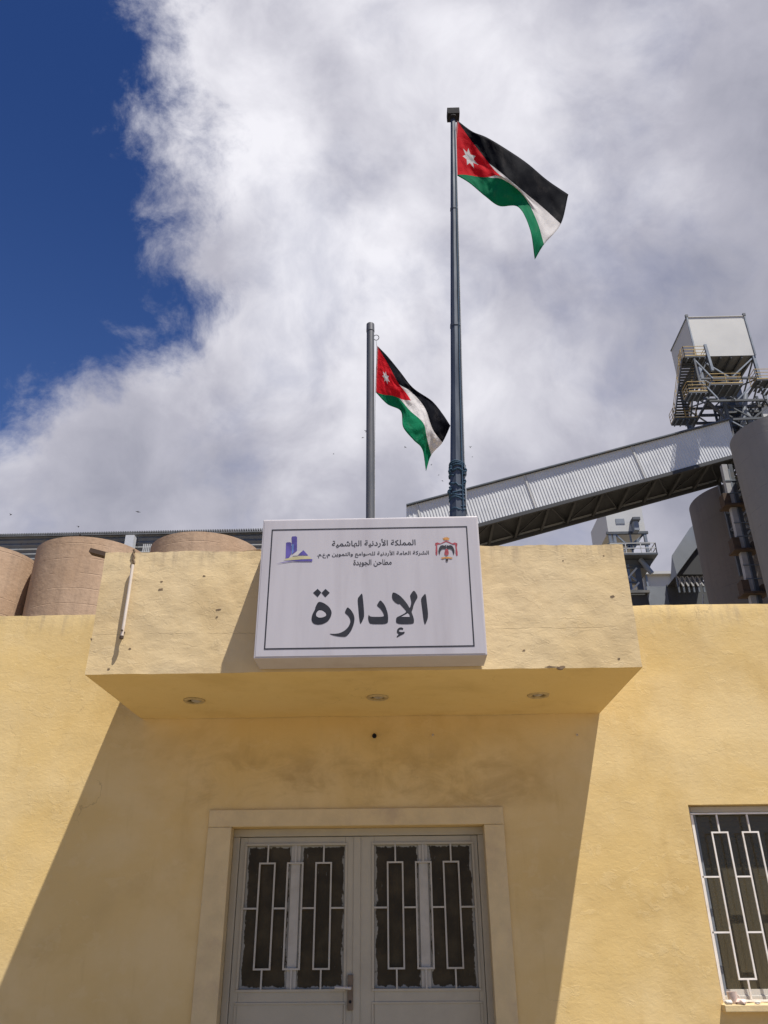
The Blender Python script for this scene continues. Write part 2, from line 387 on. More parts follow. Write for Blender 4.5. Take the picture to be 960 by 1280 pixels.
def frange(a, b, st): n = max(1, round((b-a)/st)); return [a+(b-a)*i/n for i in range(n+1)]
def nz(x, z, s=1.0, o=0): return noise.noise(Vector((x*s+o, z*s, o*.7)))
def wall_front():
    mb = MB()
    xs = sorted(set([round(v, 4) for v in frange(bx0, dl, .07)+frange(dl, dr, .09)+frange(dr, wl, .06)+frange(wl, wr, .1)+frange(wr, bx1, .09)]))
    zs = sorted(set([round(v, 4) for v in frange(0, wbot, .1)+frange(wbot, dtop, .07)+frange(dtop, wtop, .06)+frange(wtop, ZW, .06)]))
    idx = {}
    def hole(x, z):
        return (dl < x < dr and z < dtop) or (wl < x < wr and wbot < z < wtop)
    def vert(i, j):
        if (i, j) not in idx:
            x, z = xs[i], zs[j]
            dd = min(max(abs(x-(dl+dr)/2)-(dr-dl)/2, z-dtop), 1); ww = max(abs(x-(wl+wr)/2)-(wr-wl)/2, abs(z-(wtop+wbot)/2)-(wtop-wbot)/2)
            k = max(0, min(1, dd/.2))*max(0, min(1, ww/.15))
            y = (nz(x, z, 1.1)*.010 + nz(x, z, 4.0, 3)*.004)*k
            zz = z
            if j == len(zs)-1: zz += nz(x, 0, 1.2, 5)*.012 + nz(x, 0, 9, 2)*.006; y = .006
            idx[(i, j)] = len(mb.v); mb.v.append((x, y, zz))
        return idx[(i, j)]
    for i in range(len(xs)-1):
        for j in range(len(zs)-1):
            if hole((xs[i]+xs[i+1])/2, (zs[j]+zs[j+1])/2): continue
            mb.f.append((vert(i, j), vert(i+1, j), vert(i+1, j+1), vert(i, j+1)))
    # parapet top, rear face
    J = len(zs)-1
    for i in range(len(xs)-1):
        a, b = mb.v[vert(i, J)], mb.v[vert(i+1, J)]
        mb.poly([a, b, (b[0], TH, b[2]+.004), (a[0], TH, a[2]+.004)])
        mb.poly([(a[0], TH, a[2]+.004), (b[0], TH, b[2]+.004), (b[0], TH, 3.5), (a[0], TH, 3.5)])
    # reveals
    def reveal(x0, x1, z0, z1, floor=True):
        e = .0
        mb.poly([(x0, e, z0), (x0, e, z1), (x0, TH, z1), (x0, TH, z0)]); mb.poly([(x1, e, z0), (x1, e, z1), (x1, TH, z1), (x1, TH, z0)])
        mb.poly([(x0, e, z1), (x1, e, z1), (x1, TH, z1), (x0, TH, z1)])
        if floor: mb.poly([(x0, e, z0), (x1, e, z0), (x1, TH, z0), (x0, TH, z0)])
    reveal(dl, dr, 0, dtop, False); reveal(wl, wr, wbot, wtop)
    return mb
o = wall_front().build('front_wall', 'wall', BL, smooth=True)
mb = MB(); mb.box((bx0, TH+.002, 0), (bx0+TH, bd, ZW)); mb.build('side_wall', 'wall', BL)
mb = MB(); mb.box((bx1-TH, TH+.002, 0), (bx1, bd, ZW)); mb.build('side_wall', 'wall', BL)
mb = MB(); mb.box((bx0, bd+.002, 0), (bx1, bd+TH, ZW)); mb.build('rear_wall', 'wall', BL)
mb = MB(); mb.box((bx0+TH+.002, TH+.002, 3.7), (bx1-TH-.002, bd-.002, 3.92)); mb.build('roof', 'roof', BL)

# canopy: hollow upstand of rough plastered concrete
def canopy():
    mb = MB(); idx = {}
    def disp(p, n):
        x, y, z = p
        k = (noise.noise(Vector((x*1.7, y*1.7, z*1.7+4)))*.010 + noise.noise(Vector((x*6+3, y*6, z*6)))*.005 + noise.noise(Vector((x*19+3, y*19, z*19)))*.0022)
        return Vector(p)+Vector(n)*k
    def grid(o, u, v, nu, nv, n, f=None):
        b = len(mb.v)
        for i in range(nu+1):
            for j in range(nv+1):
                p = Vector(o)+Vector(u)*(i/nu)+Vector(v)*(j/nv)
                q = disp(p, (0, 0, 0)) if y_lock(p) else disp(p, n)
                if f: q = f(q, i/nu, j/nv)
                mb.v.append(tuple(q))
        for i in range(nu):
            for j in range(nv):
                a = b+i*(nv+1)+j; mb.f.append((a, a+nv+1, a+nv+2, a+1))
    def y_lock(p): return False
    W, H = XB-XA, ZT-ZS
    def edgefix(q, u, v):
        x = q.x
        if v == 1: q.z += nz(x, 1, 2.3, 8)*.010+nz(x, 2, 15, 8)*.007
        if v == 0: q.z = ZS + nz(x, 5, 6, 2)*.003
        if u == 0: q.x = XA + nz(q.z, 3, 5, 1)*.005
        if u == 1: q.x = XB + nz(q.z, 9, 5, 1)*.005
        return q
    grid((XA, -PR, ZS), (W, 0, 0), (0, 0, H), 160, 40, (0, -1, 0), edgefix)
    o = mb.build('canopy_fascia', 'canopy', BL, smooth=True)
    # cheeks, coping, inner faces
    mb2 = MB()
    t = .16
    front = [o.data.vertices[i].co for i in range(len(o.data.vertices))]
    nv = 41
    tops = [front[i*nv+40] for i in range(161)]
    for i in range(160):
        a, b = tops[i], tops[i+1]
        mb2.poly([a, b, (b.x, -PR+t, b.z+.003), (a.x, -PR+t, a.z+.003)])
        mb2.poly([(a.x, -PR+t, a.z+.003), (b.x, -PR+t, b.z+.003), (b.x, -PR+t, ZS+.2), (a.x, -PR+t, ZS+.2)])
    for k, xx in ((0, XA), (160, XB)):
        e = [front[k*nv+j] for j in range(41)]
        for j in range(40):
            a, b = e[j], e[j+1]
            mb2.poly([a, (xx, -.004, a.z), (xx, -.004, b.z), b])
    for xx, s in ((XA, 1), (XB, -1)):
        mb2.poly([(xx, -PR+.01, ZT-.001), (xx, -.004, ZT-.001), (xx+s*t, -.004, ZT-.001), (xx+s*t, -PR+t, ZT-.001)])
        mb2.poly([(xx+s*t, -PR+t, ZT), (xx+s*t, -.004, ZT), (xx+s*t, -.004, ZS+.2), (xx+s*t, -PR+t, ZS+.2)])
    mb2.poly([(XA+.01, -PR+.02, ZS+.2), (XB-.01, -PR+.02, ZS+.2), (XB-.01, -.004, ZS+.2), (XA+.01, -.004, ZS+.2)])
    mb2.build('canopy_upstand', 'canopy', BL)
    # soffit with three cut holes
    mb3 = MB(); low = [front[i*nv] for i in range(161)]
    xs = [v.x for v in low]; ys = frange(-PR, -.004, .035); hs = []
    for (px, py) in ((243, 875.5), (472, 871.5), (673, 868.5)):
        d = FW*F_PX + RT*(px-480) + UP*(640-py); p = CAM + d*((ZS-EYE)/d.z); hs.append(p)
    b = 0
    for i, x in enumerate(xs):
        for j, y in enumerate(ys):
            yy = low[i].y if j == 0 else y
            z = ZS + (nz(x, y, 1.8, 4)*.006 if j else low[i].z-ZS)
            if j == len(ys)-1: z = ZS+nz(x, 0, 2, 6)*.006
            mb3.v.append((x, yy, z))
    n = len(ys)
    for i in range(160):
        for j in range(n-1):
            c = Vector(((xs[i]+xs[i+1])/2, (ys[j]+ys[j+1])/2, 0))
            if any((c.xy-h.xy).length < .062 for h in hs): continue
            a = i*n+j; mb3.f.append((a, a+1, a+n+1, a+n))
    mb3.build('canopy_soffit', 'soffit', BL, smooth=True)
    return hs
HS = canopy()
labs = ['leftmost recessed lamp, its lens dropped from the ring', 'middle recessed lamp', 'rightmost recessed lamp']
for i, h in enumerate(HS):
    ring = MB().lathe((h.x, h.y, ZS-.007), [(.056, .012), (.056, 0), (.062, -.005), (.082, -.004), (.086, .003), (.086, .007)], 28).build('recessed_lamp', 'ring', BL, True)
    MB().lathe((h.x, h.y, ZS), [(.085, .0), (.085, .10), (.0, .10)], 20).build('lamp_housing', 'dark', ring)
    lens = MB().lathe((h.x+(.018, .006, -.006)[i], h.y-.004, ZS+(-.004, .002, .002)[i]), [(0, -.014), (.022, -.011), (.040, -.002), (.042, .02), (0, .03)], 24)
    l = lens.build('lamp_lens', 'lens', ring, True)

# chips, patches and fixings in the plaster
def chip(px, py, Y, w, h, seed, parent=BL, m='chip', proud=.0018):
    rn = random.Random(seed); c = at(px, py, Y); mb = MB()
    if Y == -PR:      # seat it on the uneven fascia
        x, y, z = c
        Y = Y-(noise.noise(Vector((x*1.7, y*1.7, z*1.7+4)))*.010 + noise.noise(Vector((x*6+3, y*6, z*6)))*.005 + noise.noise(Vector((x*19+3, y*19, z*19)))*.0022)
    k = 11; out = []; inn = []
    for i in range(k):
        a = 2*math.pi*i/k; r = rn.uniform(.45, 1)
        out.append(Vector((c.x+math.cos(a)*w*r*1.1, Y-proud, c.z+math.sin(a)*h*r*1.1))); inn.append(Vector((c.x+math.cos(a)*w*r*.6, Y-proud+.002, c.z+math.sin(a)*h*r*.6)))
    b = [Vector((p.x, Y+.02, p.z)) for p in out]
    mb.poly(out)
    for i in range(k): mb.poly([out[i], out[(i+1) % k], b[(i+1) % k], b[i]])
    return mb.build('plaster_chip', m, parent)
for (px, py, w_, h_, sd) in ((201, 737, .022, .012, 1), (202, 727, .010, .007, 2), (255, 720, .014, .006, 3), (766, 745, .020, .011, 4), (114, 799, .008, .007, 5),
                            (273, 762, .022, .008, 6), (136, 836.5, .014, .010, 7), (704, 700.5, .007, .005, 9), (755, 694, .008, .005, 10), (774, 823, .012, .007, 11), (271, 771, .012, .006, 12),
                            (162, 811, .014, .008, 13), (655, 813, .012, .006, 14)):
    chip(px, py, -PR, w_, h_, sd)
chip(702, 834.5, -PR, .035, .016, 21); chip(688, 833.5, -PR, .05, .008, 22)

for (px, py, w_, sd) in ((468, 920, .018, 31), (541, 919, .008, 32), (721, 919, .009, 33)):
    c = at(px, py, 0); mb = MB().lathe((c.x, -.001, c.z), [(.0, .0), (w_*.5, 0), (w_*.55, .02), (w_, .022), (w_, .001), (w_*1.1, 0)], 14, Vector((0, -1, 0)))
    mb.build('wall_fixing', 'dark' if sd == 31 else 'pipe', BL, True)
# thin conduit and rusty beam end on the fascia
a, b = at(167.5, 689, -PR-.035), at(152, 797, -PR-.035)
m_ = at(166, 706, -PR-.035)
pp = MB().tube([m_, at(160, 747, -PR-.035), b], .0115, 12).build('drain_pipe', 'pipe', BL, True)
MB().tube([b+Vector((0, -.001, .012)), b+Vector((0, -.001, -.010))], .0145, 12).build('pipe_socket', 'rust', pp, True)
MB().tube([b+Vector((0, .036, .05)), b+Vector((0, -.018, .05))], .007, 8).build('pipe_clip', 'rust', pp, True)
pts = [at(167.2+math.sin(t*2.2)*.9, 687+t*2.5, -PR-.012) for t in range(8)]
MB().tube(pts, .009, 8).build('pipe_plaster_trace', 'chip', BL, True)
a = at(131, 694.5, -PR+.10); b = at(114, 689.5, -PR+.10)
MB().bar(a+Vector((.08, 0, -.02)), b, .07, .034, up=(0, 0, 1)).build('beam_end', 'rust', BL)
MB().bar(at(300, 692, -PR+.06), at(326, 688, -PR+.06), .03, .016).build('coping_rubble', 'chip', BL)

# door surround of pale stone
YS = -.020
ol = at(262, 1012, YS).x; orr = at(628.5, 1009, YS).x; oz = (at(262, 1012, YS).z+at(628, 1009, YS).z)/2
mb = MB(); mb.box((ol, YS, 0), (dl+.012, .10, dtop-.001)); mb.build('surround_jamb', 'stone', BL, bevel=.004)
mb = MB(); mb.box((dr-.012, YS, 0), (orr, .10, dtop-.001)); mb.build('surround_jamb', 'stone', BL, bevel=.004)
mb = MB(); mb.box((ol, YS, dtop+.001), (orr, .10, oz)); mb.build('surround_lintel', 'stone', BL, bevel=.004)
# the two door leaves and their frame
YD = .155
DT = at(440, 1045, YD).z+.05
DF = MB().box((dl+.001, YD, 0), (dl+.055, YD+.09, DT-.05)).box((dr-.055, YD, 0), (dr-.001, YD+.09, DT-.05)).box((dl+.001, YD-.001, DT-.048), (dr-.001, YD+.09, dtop-.001)).build('door_frame', 'door', BL, bevel=.004)
YL = YD+.02
split = at(447, 1060, YL).x
gz1 = at(370, 1057, YL).z; gz0 = at(370, 1236.5, YL).z
def leaf(x0, x1, gx0, gx1, left):
    L = MB(); zt = DT-.052; t = YL+.045
    L.box((x0, YL, 0.01), (gx0, t, zt)); L.box((gx1, YL, .01), (x1, t, zt))
    L.box((gx0+.0005, YL, gz1), (gx1-.0005, t, zt)); L.box((gx0+.0005, YL, .01), (gx1-.0005, t, gz0))
    lf = L.build('door_leaf', 'door', BL, bevel=.003)
    # bead round the glazing, lower panel moulding
    fb = MB()
    for a, b in (((gx0-.018, gz0-.018), (gx1+.018, gz0)), ((gx0-.018, gz1), (gx1+.018, gz1+.018)), ((gx0-.018, gz0+.001), (gx0, gz1-.001)), ((gx1, gz0+.001), (gx1+.018, gz1-.001))):
        fb.box((a[0], YL-.010, a[1]), (b[0], YL+.001, b[1]))
    fb.build('glazing_bead', 'door', lf, bevel=.002)
    pz = gz0-.085; pm = MB()
    for a, b in (((gx0-.02, pz-.014), (gx1+.02, pz)), ((gx0-.02, .25), (gx0-.006, pz-.015)), ((gx1+.006, .25), (gx1+.02, pz-.015)), ((gx0-.02, .235), (gx1+.02, .249))):
        pm.box((a[0], YL-.008, a[1]), (b[0], YL+.001, b[1]))
    pm.build('panel_moulding', 'door', lf, bevel=.002)
    gw = gx1-gx0; mc = (gx0+gx1)/2; mw = .072
    MB().box((mc-mw/2, YL+.008, gz0), (mc+mw/2, YL+.04, gz1)).build('mullion', 'doorlight', lf)
    MB().box((gx0+.001, YL+.024, gz0+.001), (mc-mw/2-.001, YL+.029, gz1-.001)).build('glass_pane', 'dglass', lf)
    MB().box((mc+mw/2+.001, YL+.024, gz0+.001), (gx1-.001, YL+.029, gz1-.001)).build('glass_pane', 'dglass', lf)
    # flat-bar grille: three tall loops, stubs and mid ties
    yg = YL-.006; bw = .0125; zm = gz0+(gz1-gz0)*.545; lw = gw*.152; lt = gz1-(gz1-gz0)*.125; lb = gz0+(gz1-gz0)*.125
    cx = [gx0+gw*k for k in (.217, .5, .783)]; prev = gx0
    def br(a, b): MB().bar((a[0], yg, a[1]), (b[0], yg, b[1]), bw, bw).build('grille_bar', 'doorlight', lf)
    for c in cx:
        q = .003*random.uniform(-1, 1)
        lp = MB()
        for a, b in (((c-lw/2, lb), (c-lw/2, lt)), ((c+lw/2, lb), (c+lw/2, lt)), ((c-lw/2+bw/2, lt-bw/2), (c+lw/2-bw/2, lt-bw/2)), ((c-lw/2+bw/2, lb+bw/2), (c+lw/2-bw/2, lb+bw/2))):
            lp.bar((a[0]+q, yg, a[1]), (b[0]+q, yg, b[1]), bw, bw)
        lp.build('grille_loop', 'doorlight', lf)
        br((c, lt), (c, gz1+.004)); br((c, gz0-.004), (c, lb)); br((prev, zm), (c-lw/2-bw/2, zm)); prev = c+lw/2+bw/2
    br((prev, zm), (gx1, zm))
    return lf
gl0 = (at(308, 1060, YL).x+at(299, 1236, YL).x)/2; gl1 = (at(432, 1057, YL).x+at(429, 1236, YL).x)/2
gr0 = (at(467.5, 1056, YL).x+at(468, 1236, YL).x)/2; gr1 = (at(588, 1054, YL).x+at(600, 1232, YL).x)/2
LL = leaf(dl+.058, split-.003, gl0, gl1, True)
RL = leaf(split+.003, dr-.058, gr0, gr1, False)
# meeting stile cover strip
MB().box((split-.030, YL-.010, .02), (split+.026, YL-.001, DT-.053)).build('cover_strip', 'door', RL, bevel=.003)
hx, hz = at(438, 1240, YL).x, at(438, 1240, YL).z
HP = MB().box((hx-.021, YL-.024, hz-.118), (hx+.021, YL-.0105, hz+.115)).build('handle_plate', 'brass', LL, bevel=.004)
MB().tube([(hx, YL-.02, hz-.012+.04), (hx, YL-.065, hz-.012+.04), (hx-.03, YL-.07, hz+.030), (hx-.115, YL-.068, hz+.034)], [.011, .011, .010, .009], 12).build('handle_lever', 'white', LL, True)
MB().lathe((hx, YL-.0235, hz-.062), [(.0, .0), (.011, .0), (.011, .003), (.007, .003), (.007, .001), (0, .001)], 16, Vector((0, -1, 0))).build('keyhole', 'dark', LL, True)

# barred window
YW = .105
WN = MB()
fw_ = .042
x0, x1, z0, z1 = wl+.004, wr-.004, wbot+.012, wtop-.003
for a, b in (((x0, z0), (x0+fw_, z1)), ((x1-fw_, z0), (x1, z1)), ((x0+fw_+.0005, z1-fw_), (x1-fw_-.0005, z1)), ((x0+fw_+.0005, z0), (x1-fw_-.0005, z0+fw_))):
    WN.box((a[0], YW, a[1]), (b[0], YW+.05, b[1]))
WN = WN.build('window', 'white', BL, bevel=.003)
yg = .045
fz1 = at(862, 1019, yg).z; fz0 = at(906, 1249, yg).z; gx0 = at(863.5, 1019, yg).x+.004; gx0 = max(gx0, wl+.006)
gx1 = wr-.012
def wb(a, b, wd=.014): MB().bar((a[0], yg, a[1]), (b[0], yg, b[1]), wd, .012).build('grille_bar', 'grille', WN)
wb((gx0, fz0), (gx0, fz1), .020); wb((gx1, fz0), (gx1, fz1), .020); wb((gx0-.01, fz1+.010), (gx1+.01, fz1+.010), .022); wb((gx0-.01, fz0-.011), (gx1+.01, fz0-.011), .022)
zt_ = at(900, 1039.5, yg).z; zb_ = at(930, 1225, yg).z; za_ = at(895, 1096, yg).z; zc_ = at(905, 1165.5, yg).z
c1 = (at(889.5, 1039.5, yg).x+at(909, 1039.5, yg).x)/2; c2 = at(937.5, 1039.5, yg).x; stp = c2-c1; lw = at(909, 1039.5, yg).x-at(889.5, 1039.5, yg).x
n = int((gx1-c1)/stp)+1; stp = stp; prev = gx0
for i in range(n):
    c = c1+i*stp
    if c+lw/2 > gx1-.02: break
    lp = MB()
    for a, b in (((c-lw/2, zb_), (c-lw/2, zt_)), ((c+lw/2, zb_), (c+lw/2, zt_)), ((c-lw/2+.006, zt_-.006), (c+lw/2-.006, zt_-.006)), ((c-lw/2+.006, zb_+.006), (c+lw/2-.006, zb_+.006))):
        lp.bar((a[0], yg, a[1]), (b[0], yg, b[1]), .012, .012)
    lp.build('grille_loop', 'grille', WN)
    wb((c, zt_), (c, fz1), .012); wb((c, fz0), (c, zb_), .012)
    for z in (za_, zc_): wb((prev, z), (c-lw/2-.006, z), .012)
    prev = c+lw/2+.006
for z in (za_, zc_): wb((prev, z), (gx1, z), .012)
# sliding sash: pane, meeting stile
xm = (x0+x1)/2
MB().box((x0+fw_, YW+.018, z0+fw_), (x1-fw_, YW+.023, z1-fw_)).build('glass_pane', 'glass', WN)
MB().box((x0+fw_+.001, YW+.006, z0+fw_+.001), (x0+fw_+.036, YW+.016, z1-fw_-.001)).build('sash_stile', 'cladd', WN)
MB().box((xm-.03, YW+.006, z0+fw_+.001), (xm+.03, YW+.016, z1-fw_-.001)).build('sash_stile', 'white', WN)
MB().box((x0+fw_+.037, YW+.006, z0+fw_+.001), (xm-.031, YW+.016, z0+fw_+.04)).build('sash_rail', 'white', WN)
MB().box((wl-.015, -.075, wbot-.035), (wr+.015, YW+.06, wbot+.0105)).build('window_sill', 'stone', WN, bevel=.005)
k = 0; z = z1-.05
while z > z0+.42:
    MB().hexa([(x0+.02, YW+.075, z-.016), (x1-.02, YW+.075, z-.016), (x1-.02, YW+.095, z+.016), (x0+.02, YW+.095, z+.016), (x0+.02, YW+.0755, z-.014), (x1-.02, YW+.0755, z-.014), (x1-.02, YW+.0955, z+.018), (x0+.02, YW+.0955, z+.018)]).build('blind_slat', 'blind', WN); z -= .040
# dim room behind
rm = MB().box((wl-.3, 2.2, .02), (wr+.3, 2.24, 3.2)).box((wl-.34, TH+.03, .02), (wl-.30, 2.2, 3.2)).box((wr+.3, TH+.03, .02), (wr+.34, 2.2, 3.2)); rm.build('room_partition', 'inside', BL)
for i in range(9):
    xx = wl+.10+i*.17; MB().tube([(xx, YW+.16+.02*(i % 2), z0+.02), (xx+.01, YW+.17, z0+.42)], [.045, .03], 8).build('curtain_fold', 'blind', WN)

# small things on the sill
c = at(917, 1249.5, -.03); zc = wbot+.0115
cup = thing('cup', 'chipped pinkish cup standing on the sill behind the window bars', 'cup', (c.x, -.02, zc))
MB().lathe((c.x, -.015, zc), [(0, 0), (.026, 0), (.030, .02), (.037, .075), (.034, .074), (.027, .012), (0, .012)], 24).build('bowl', 'cup', cup, True)
hp = [(c.x+.03+.020*math.sin(t), -.015, zc+.038+.018*math.cos(t)) for t in [math.pi*i/8 for i in range(9)]]
MB().tube(hp, .004, 8).build('handle', 'cup', cup, True)
for i, (dx_, s_z, lb) in enumerate(((-.045, .016, 'small pale lump of plaster on the left end of the window sill'), (.045, .020, 'reddish broken lump on the sill just below the cup'), (.16, .012, 'pale crumb of plaster on the sill right of the cup'))):
    bm = bmesh.new(); bmesh.ops.create_icosphere(bm, subdivisions=2, radius=1)
    for v in bm.verts: v.co *= 1+.35*noise.noise(v.co*1.7+Vector((i*5, 0, 0)))
    me = bpy.data.meshes.new('rubble'); bm.to_mesh(me); bm.free(); me.materials.append(MT['cup' if i == 1 else 'white'])
    ob = bpy.data.objects.new('rubble_lump', me); COL.objects.link(ob); ob.scale = (s_z*1.9, s_z*1.3, s_z); ob.location = (c.x+dx_, -.052, zc+s_z*.8)
    tag(ob, lb, 'rubble')

# ------------------------------------------------------------------ sign
SL, SR, SB, STp = -1.001, .583, 3.193, 4.250
TS = .255; GAP = .012
YB = -PR-GAP; YF = YB-TS
SG = thing('sign_box', 'grey white box sign with black lettering hung on the canopy front', 'sign', ((SL+SR)/2, YB, SB))
cs = MB().box((SL, YF, SB), (SR, YB, STp)).build('casing', 'signcase', SG, bevel=.006)
YFc = YF-.003
fc = MB().box((SL+.012, YFc, SB+.012), (SR-.012, YF+.001, STp-.012)).build('face_panel', 'signface', SG, bevel=.001)
def SP(px, py, k=1): p = at(px, py, YFc-.0012*k); return p
def flat(name, m, polys, parent, k=1, loc=None):
    mb = MB()
    for P in polys:
        mb.poly([SP(x, y, k) for x, y in P])
    o = mb.build(name, m, parent)
    bm = bmesh.new(); bm.from_mesh(o.data); bmesh.ops.triangulate(bm, faces=bm.faces)
    for f in bm.faces:
        if f.normal.y > 0: f.normal_flip()
    bm.to_mesh(o.data); bm.free(); return o
B4 = [SP(339.8, 659.4), SP(584.3, 660), SP(593.3, 810.3), SP(330.2, 809.6)]
bxl = (B4[0].x+B4[3].x)/2; bxr = (B4[1].x+B4[2].x)/2; bzt = (B4[0].z+B4[1].z)/2; bzb = (B4[2].z+B4[3].z)/2; q = .0085
for a, b in (((bxl, bzt-q), (bxr, bzt)), ((bxl, bzb), (bxr, bzb+q)), ((bxl, bzb+q+.0002), (bxl+q, bzt-q-.0002)), ((bxr-q, bzb+q+.0002), (bxr, bzt-q-.0002))):
    MB().box((a[0], YFc-.0016, a[1]), (b[0], YFc-.0002, b[1])).build('border_line', 'ink', SG)

# big word, glyph outlines read off the sign (units: sixths of a pixel from 385,725)
def Z(L): return [(385+x/6., 725+y/6.) for x, y in L]
def smooth(P, it=2, sharp=()):
    for _ in range(it):
        Q = []
        n = len(P)
        for i in range(n):
            a, b = P[i], P[(i+1) % n]
            Q += [(a[0]*.8+b[0]*.2, a[1]*.8+b[1]*.2), (a[0]*.2+b[0]*.8, a[1]*.2+b[1]*.8)]
        P = Q
    return P
glyphs = [
 ('letter_alef', [[(883, 97), (893, 180), (901, 250), (899, 290), (877, 341), (866, 300), (858, 230), (846, 142), (860, 122)]]),
 ('letter_lam_alef', [
   [(636, 93), (655, 96), (690, 117), (722, 150), (750, 187), (763, 214), (776, 170), (767, 128), (765, 114), (795, 72), (826, 124), (806, 158), (793, 185), (786, 218), (776, 240), (788, 270), (796, 300), (793, 331), (661, 331), (660, 282), (690, 268), (722, 252), (740, 236), (712, 205), (688, 178), (677, 182), (655, 170), (635, 148), (629, 128), (631, 106)]]),
 ('letter_dal', [[(543, 148), (577, 188), (596, 240), (602, 280), (599, 331), (466, 331), (455, 310), (450, 284), (455, 258), (466, 276), (572, 276), (566, 250), (545, 216), (515, 192), (526, 172)]]),
 ('letter_alef', [[(407, 95), (415, 165), (421, 240), (421, 280), (393, 337), (384, 290), (378, 220), (371, 140), (386, 120)]]),
 ('letter_reh', [[(297, 202), (322, 224), (342, 255), (350, 290), (344, 330), (327, 375), (303, 408), (282, 427), (232, 424), (190, 416), (156, 402), (200, 404), (240, 398), (275, 380), (303, 352), (319, 315), (315, 290), (300, 266), (275, 246), (284, 222)]]),
]
wf = flat
for nm, pl in glyphs:
    P = pl[0]
    flat(nm, 'ink', [smooth(Z(P), 2)], SG)
# white counter of lam-alef
flat('letter_counter', 'signface', [Z([(700, 276), (748, 250), (760, 262), (762, 277)])], SG, 2)
# teh marbuta with its two dots
flat('letter_teh', 'ink', [smooth(Z([(78, 160), (120, 172), (160, 202), (179, 240), (172, 275), (150, 310), (112, 331), (70, 336), (38, 326), (25, 300), (30, 262), (55, 216), (54, 205)]), 2)], SG)
flat('letter_counter', 'signface', [smooth(Z([(86, 226), (112, 232), (134, 250), (137, 268), (112, 280), (84, 283), (62, 272), (60, 254), (70, 236)]), 2)], SG, 2)
flat('letter_dot', 'ink', [Z([(72, 66), (100, 93), (72, 128), (38, 96)])], SG)
flat('letter_dot', 'ink', [Z([(131, 66), (163, 95), (130, 129), (101, 97)])], SG)
flat('letter_hamza', 'ink', [smooth(Z([(700, 354), (716, 362), (712, 374), (697, 370), (684, 374), (682, 386), (700, 391), (727, 387), (722, 402), (690, 418), (668, 431), (664, 424), (682, 406), (666, 395), (668, 372), (682, 358)]), 1)], SG)

# small lines set in joined letterforms
FORMS = {'ا': (0xFE8D, 0xFE8E), 'أ': (0xFE83, 0xFE84), 'ل': (0xFEDD, 0xFEDE, 0xFEDF, 0xFEE0), 'م': (0xFEE1, 0xFEE2, 0xFEE3, 0xFEE4), 'ك': (0xFED9, 0xFEDA, 0xFEDB, 0xFEDC),
 'ة': (0xFE93, 0xFE94), 'ر': (0xFEAD, 0xFEAE), 'د': (0xFEA9, 0xFEAA), 'ن': (0xFEE5, 0xFEE6, 0xFEE7, 0xFEE8), 'ي': (0xFEF1, 0xFEF2, 0xFEF3, 0xFEF4), 'ه': (0xFEE9, 0xFEEA, 0xFEEB, 0xFEEC),
 'ش': (0xFEB5, 0xFEB6, 0xFEB7, 0xFEB8), 'ع': (0xFEC9, 0xFECA, 0xFECB, 0xFECC), 'ص': (0xFEB9, 0xFEBA, 0xFEBB, 0xFEBC), 'و': (0xFEED, 0xFEEE), 'ت': (0xFE95, 0xFE96, 0xFE97, 0xFE98),
 'ط': (0xFEC1, 0xFEC2, 0xFEC3, 0xFEC4), 'ح': (0xFEA1, 0xFEA2, 0xFEA3, 0xFEA4), 'ج': (0xFE9D, 0xFE9E, 0xFE9F, 0xFEA0), 'L': (0xFEF7, 0xFEF8)}
def shape(t):
    t = t.replace('لأ', 'L'); out = []
    for i, ch in enumerate(t):
        if ch not in FORMS: out.append(ch); continue
        fm = FORMS[ch]
        prev = i > 0 and t[i-1] in FORMS and len(FORMS[t[i-1]]) == 4
        nxt = i < len(t)-1 and t[i+1] in FORMS and len(fm) == 4
        out.append(chr(fm[3 if prev and nxt else 2 if nxt else 1 if prev else 0]))
    return ''.join(reversed(out))
def textline(txt, x0, x1, y0, y1, bold):
    c = bpy.data.curves.new('small_lettering', 'FONT'); c.body = shape(txt); c.offset = bold; c.resolution_u = 3
    tmp = bpy.data.objects.new('tmp_lettering', c); COL.objects.link(tmp); bpy.context.view_layer.update()
    me = bpy.data.meshes.new_from_object(tmp.evaluated_get(bpy.context.evaluated_depsgraph_get()))
    bpy.data.objects.remove(tmp)
    vx = [v.co.x for v in me.vertices]; vy = [v.co.y for v in me.vertices]
    A = SP(x0, y1); B = SP(x1, y0)
    for v in me.vertices:
        v.co = Vector((A.x+(v.co.x-min(vx))/(max(vx)-min(vx))*(B.x-A.x), YFc-.0012, A.z+(v.co.y-min(vy))/(max(vy)-min(vy))*(B.z-A.z)))
    me.materials.clear(); me.materials.append(MT['ink'])
    o = bpy.data.objects.new('small_lettering', me); COL.objects.link(o); o.parent = SG; o.matrix_parent_inverse = SG.matrix_world.inverted(); return o
textline('المملكة الأردنية الهاشمية', 414.8, 519.3, 672.8, 685.2, .012)
textline('الشركة العامة الأردنية للصوامع والتموين م.ع.م.', 396.2, 536, 687.2, 697.8, .012)
textline('مطاحن الجويدة', 441.7, 489.5, 698.8, 708.6, .012)

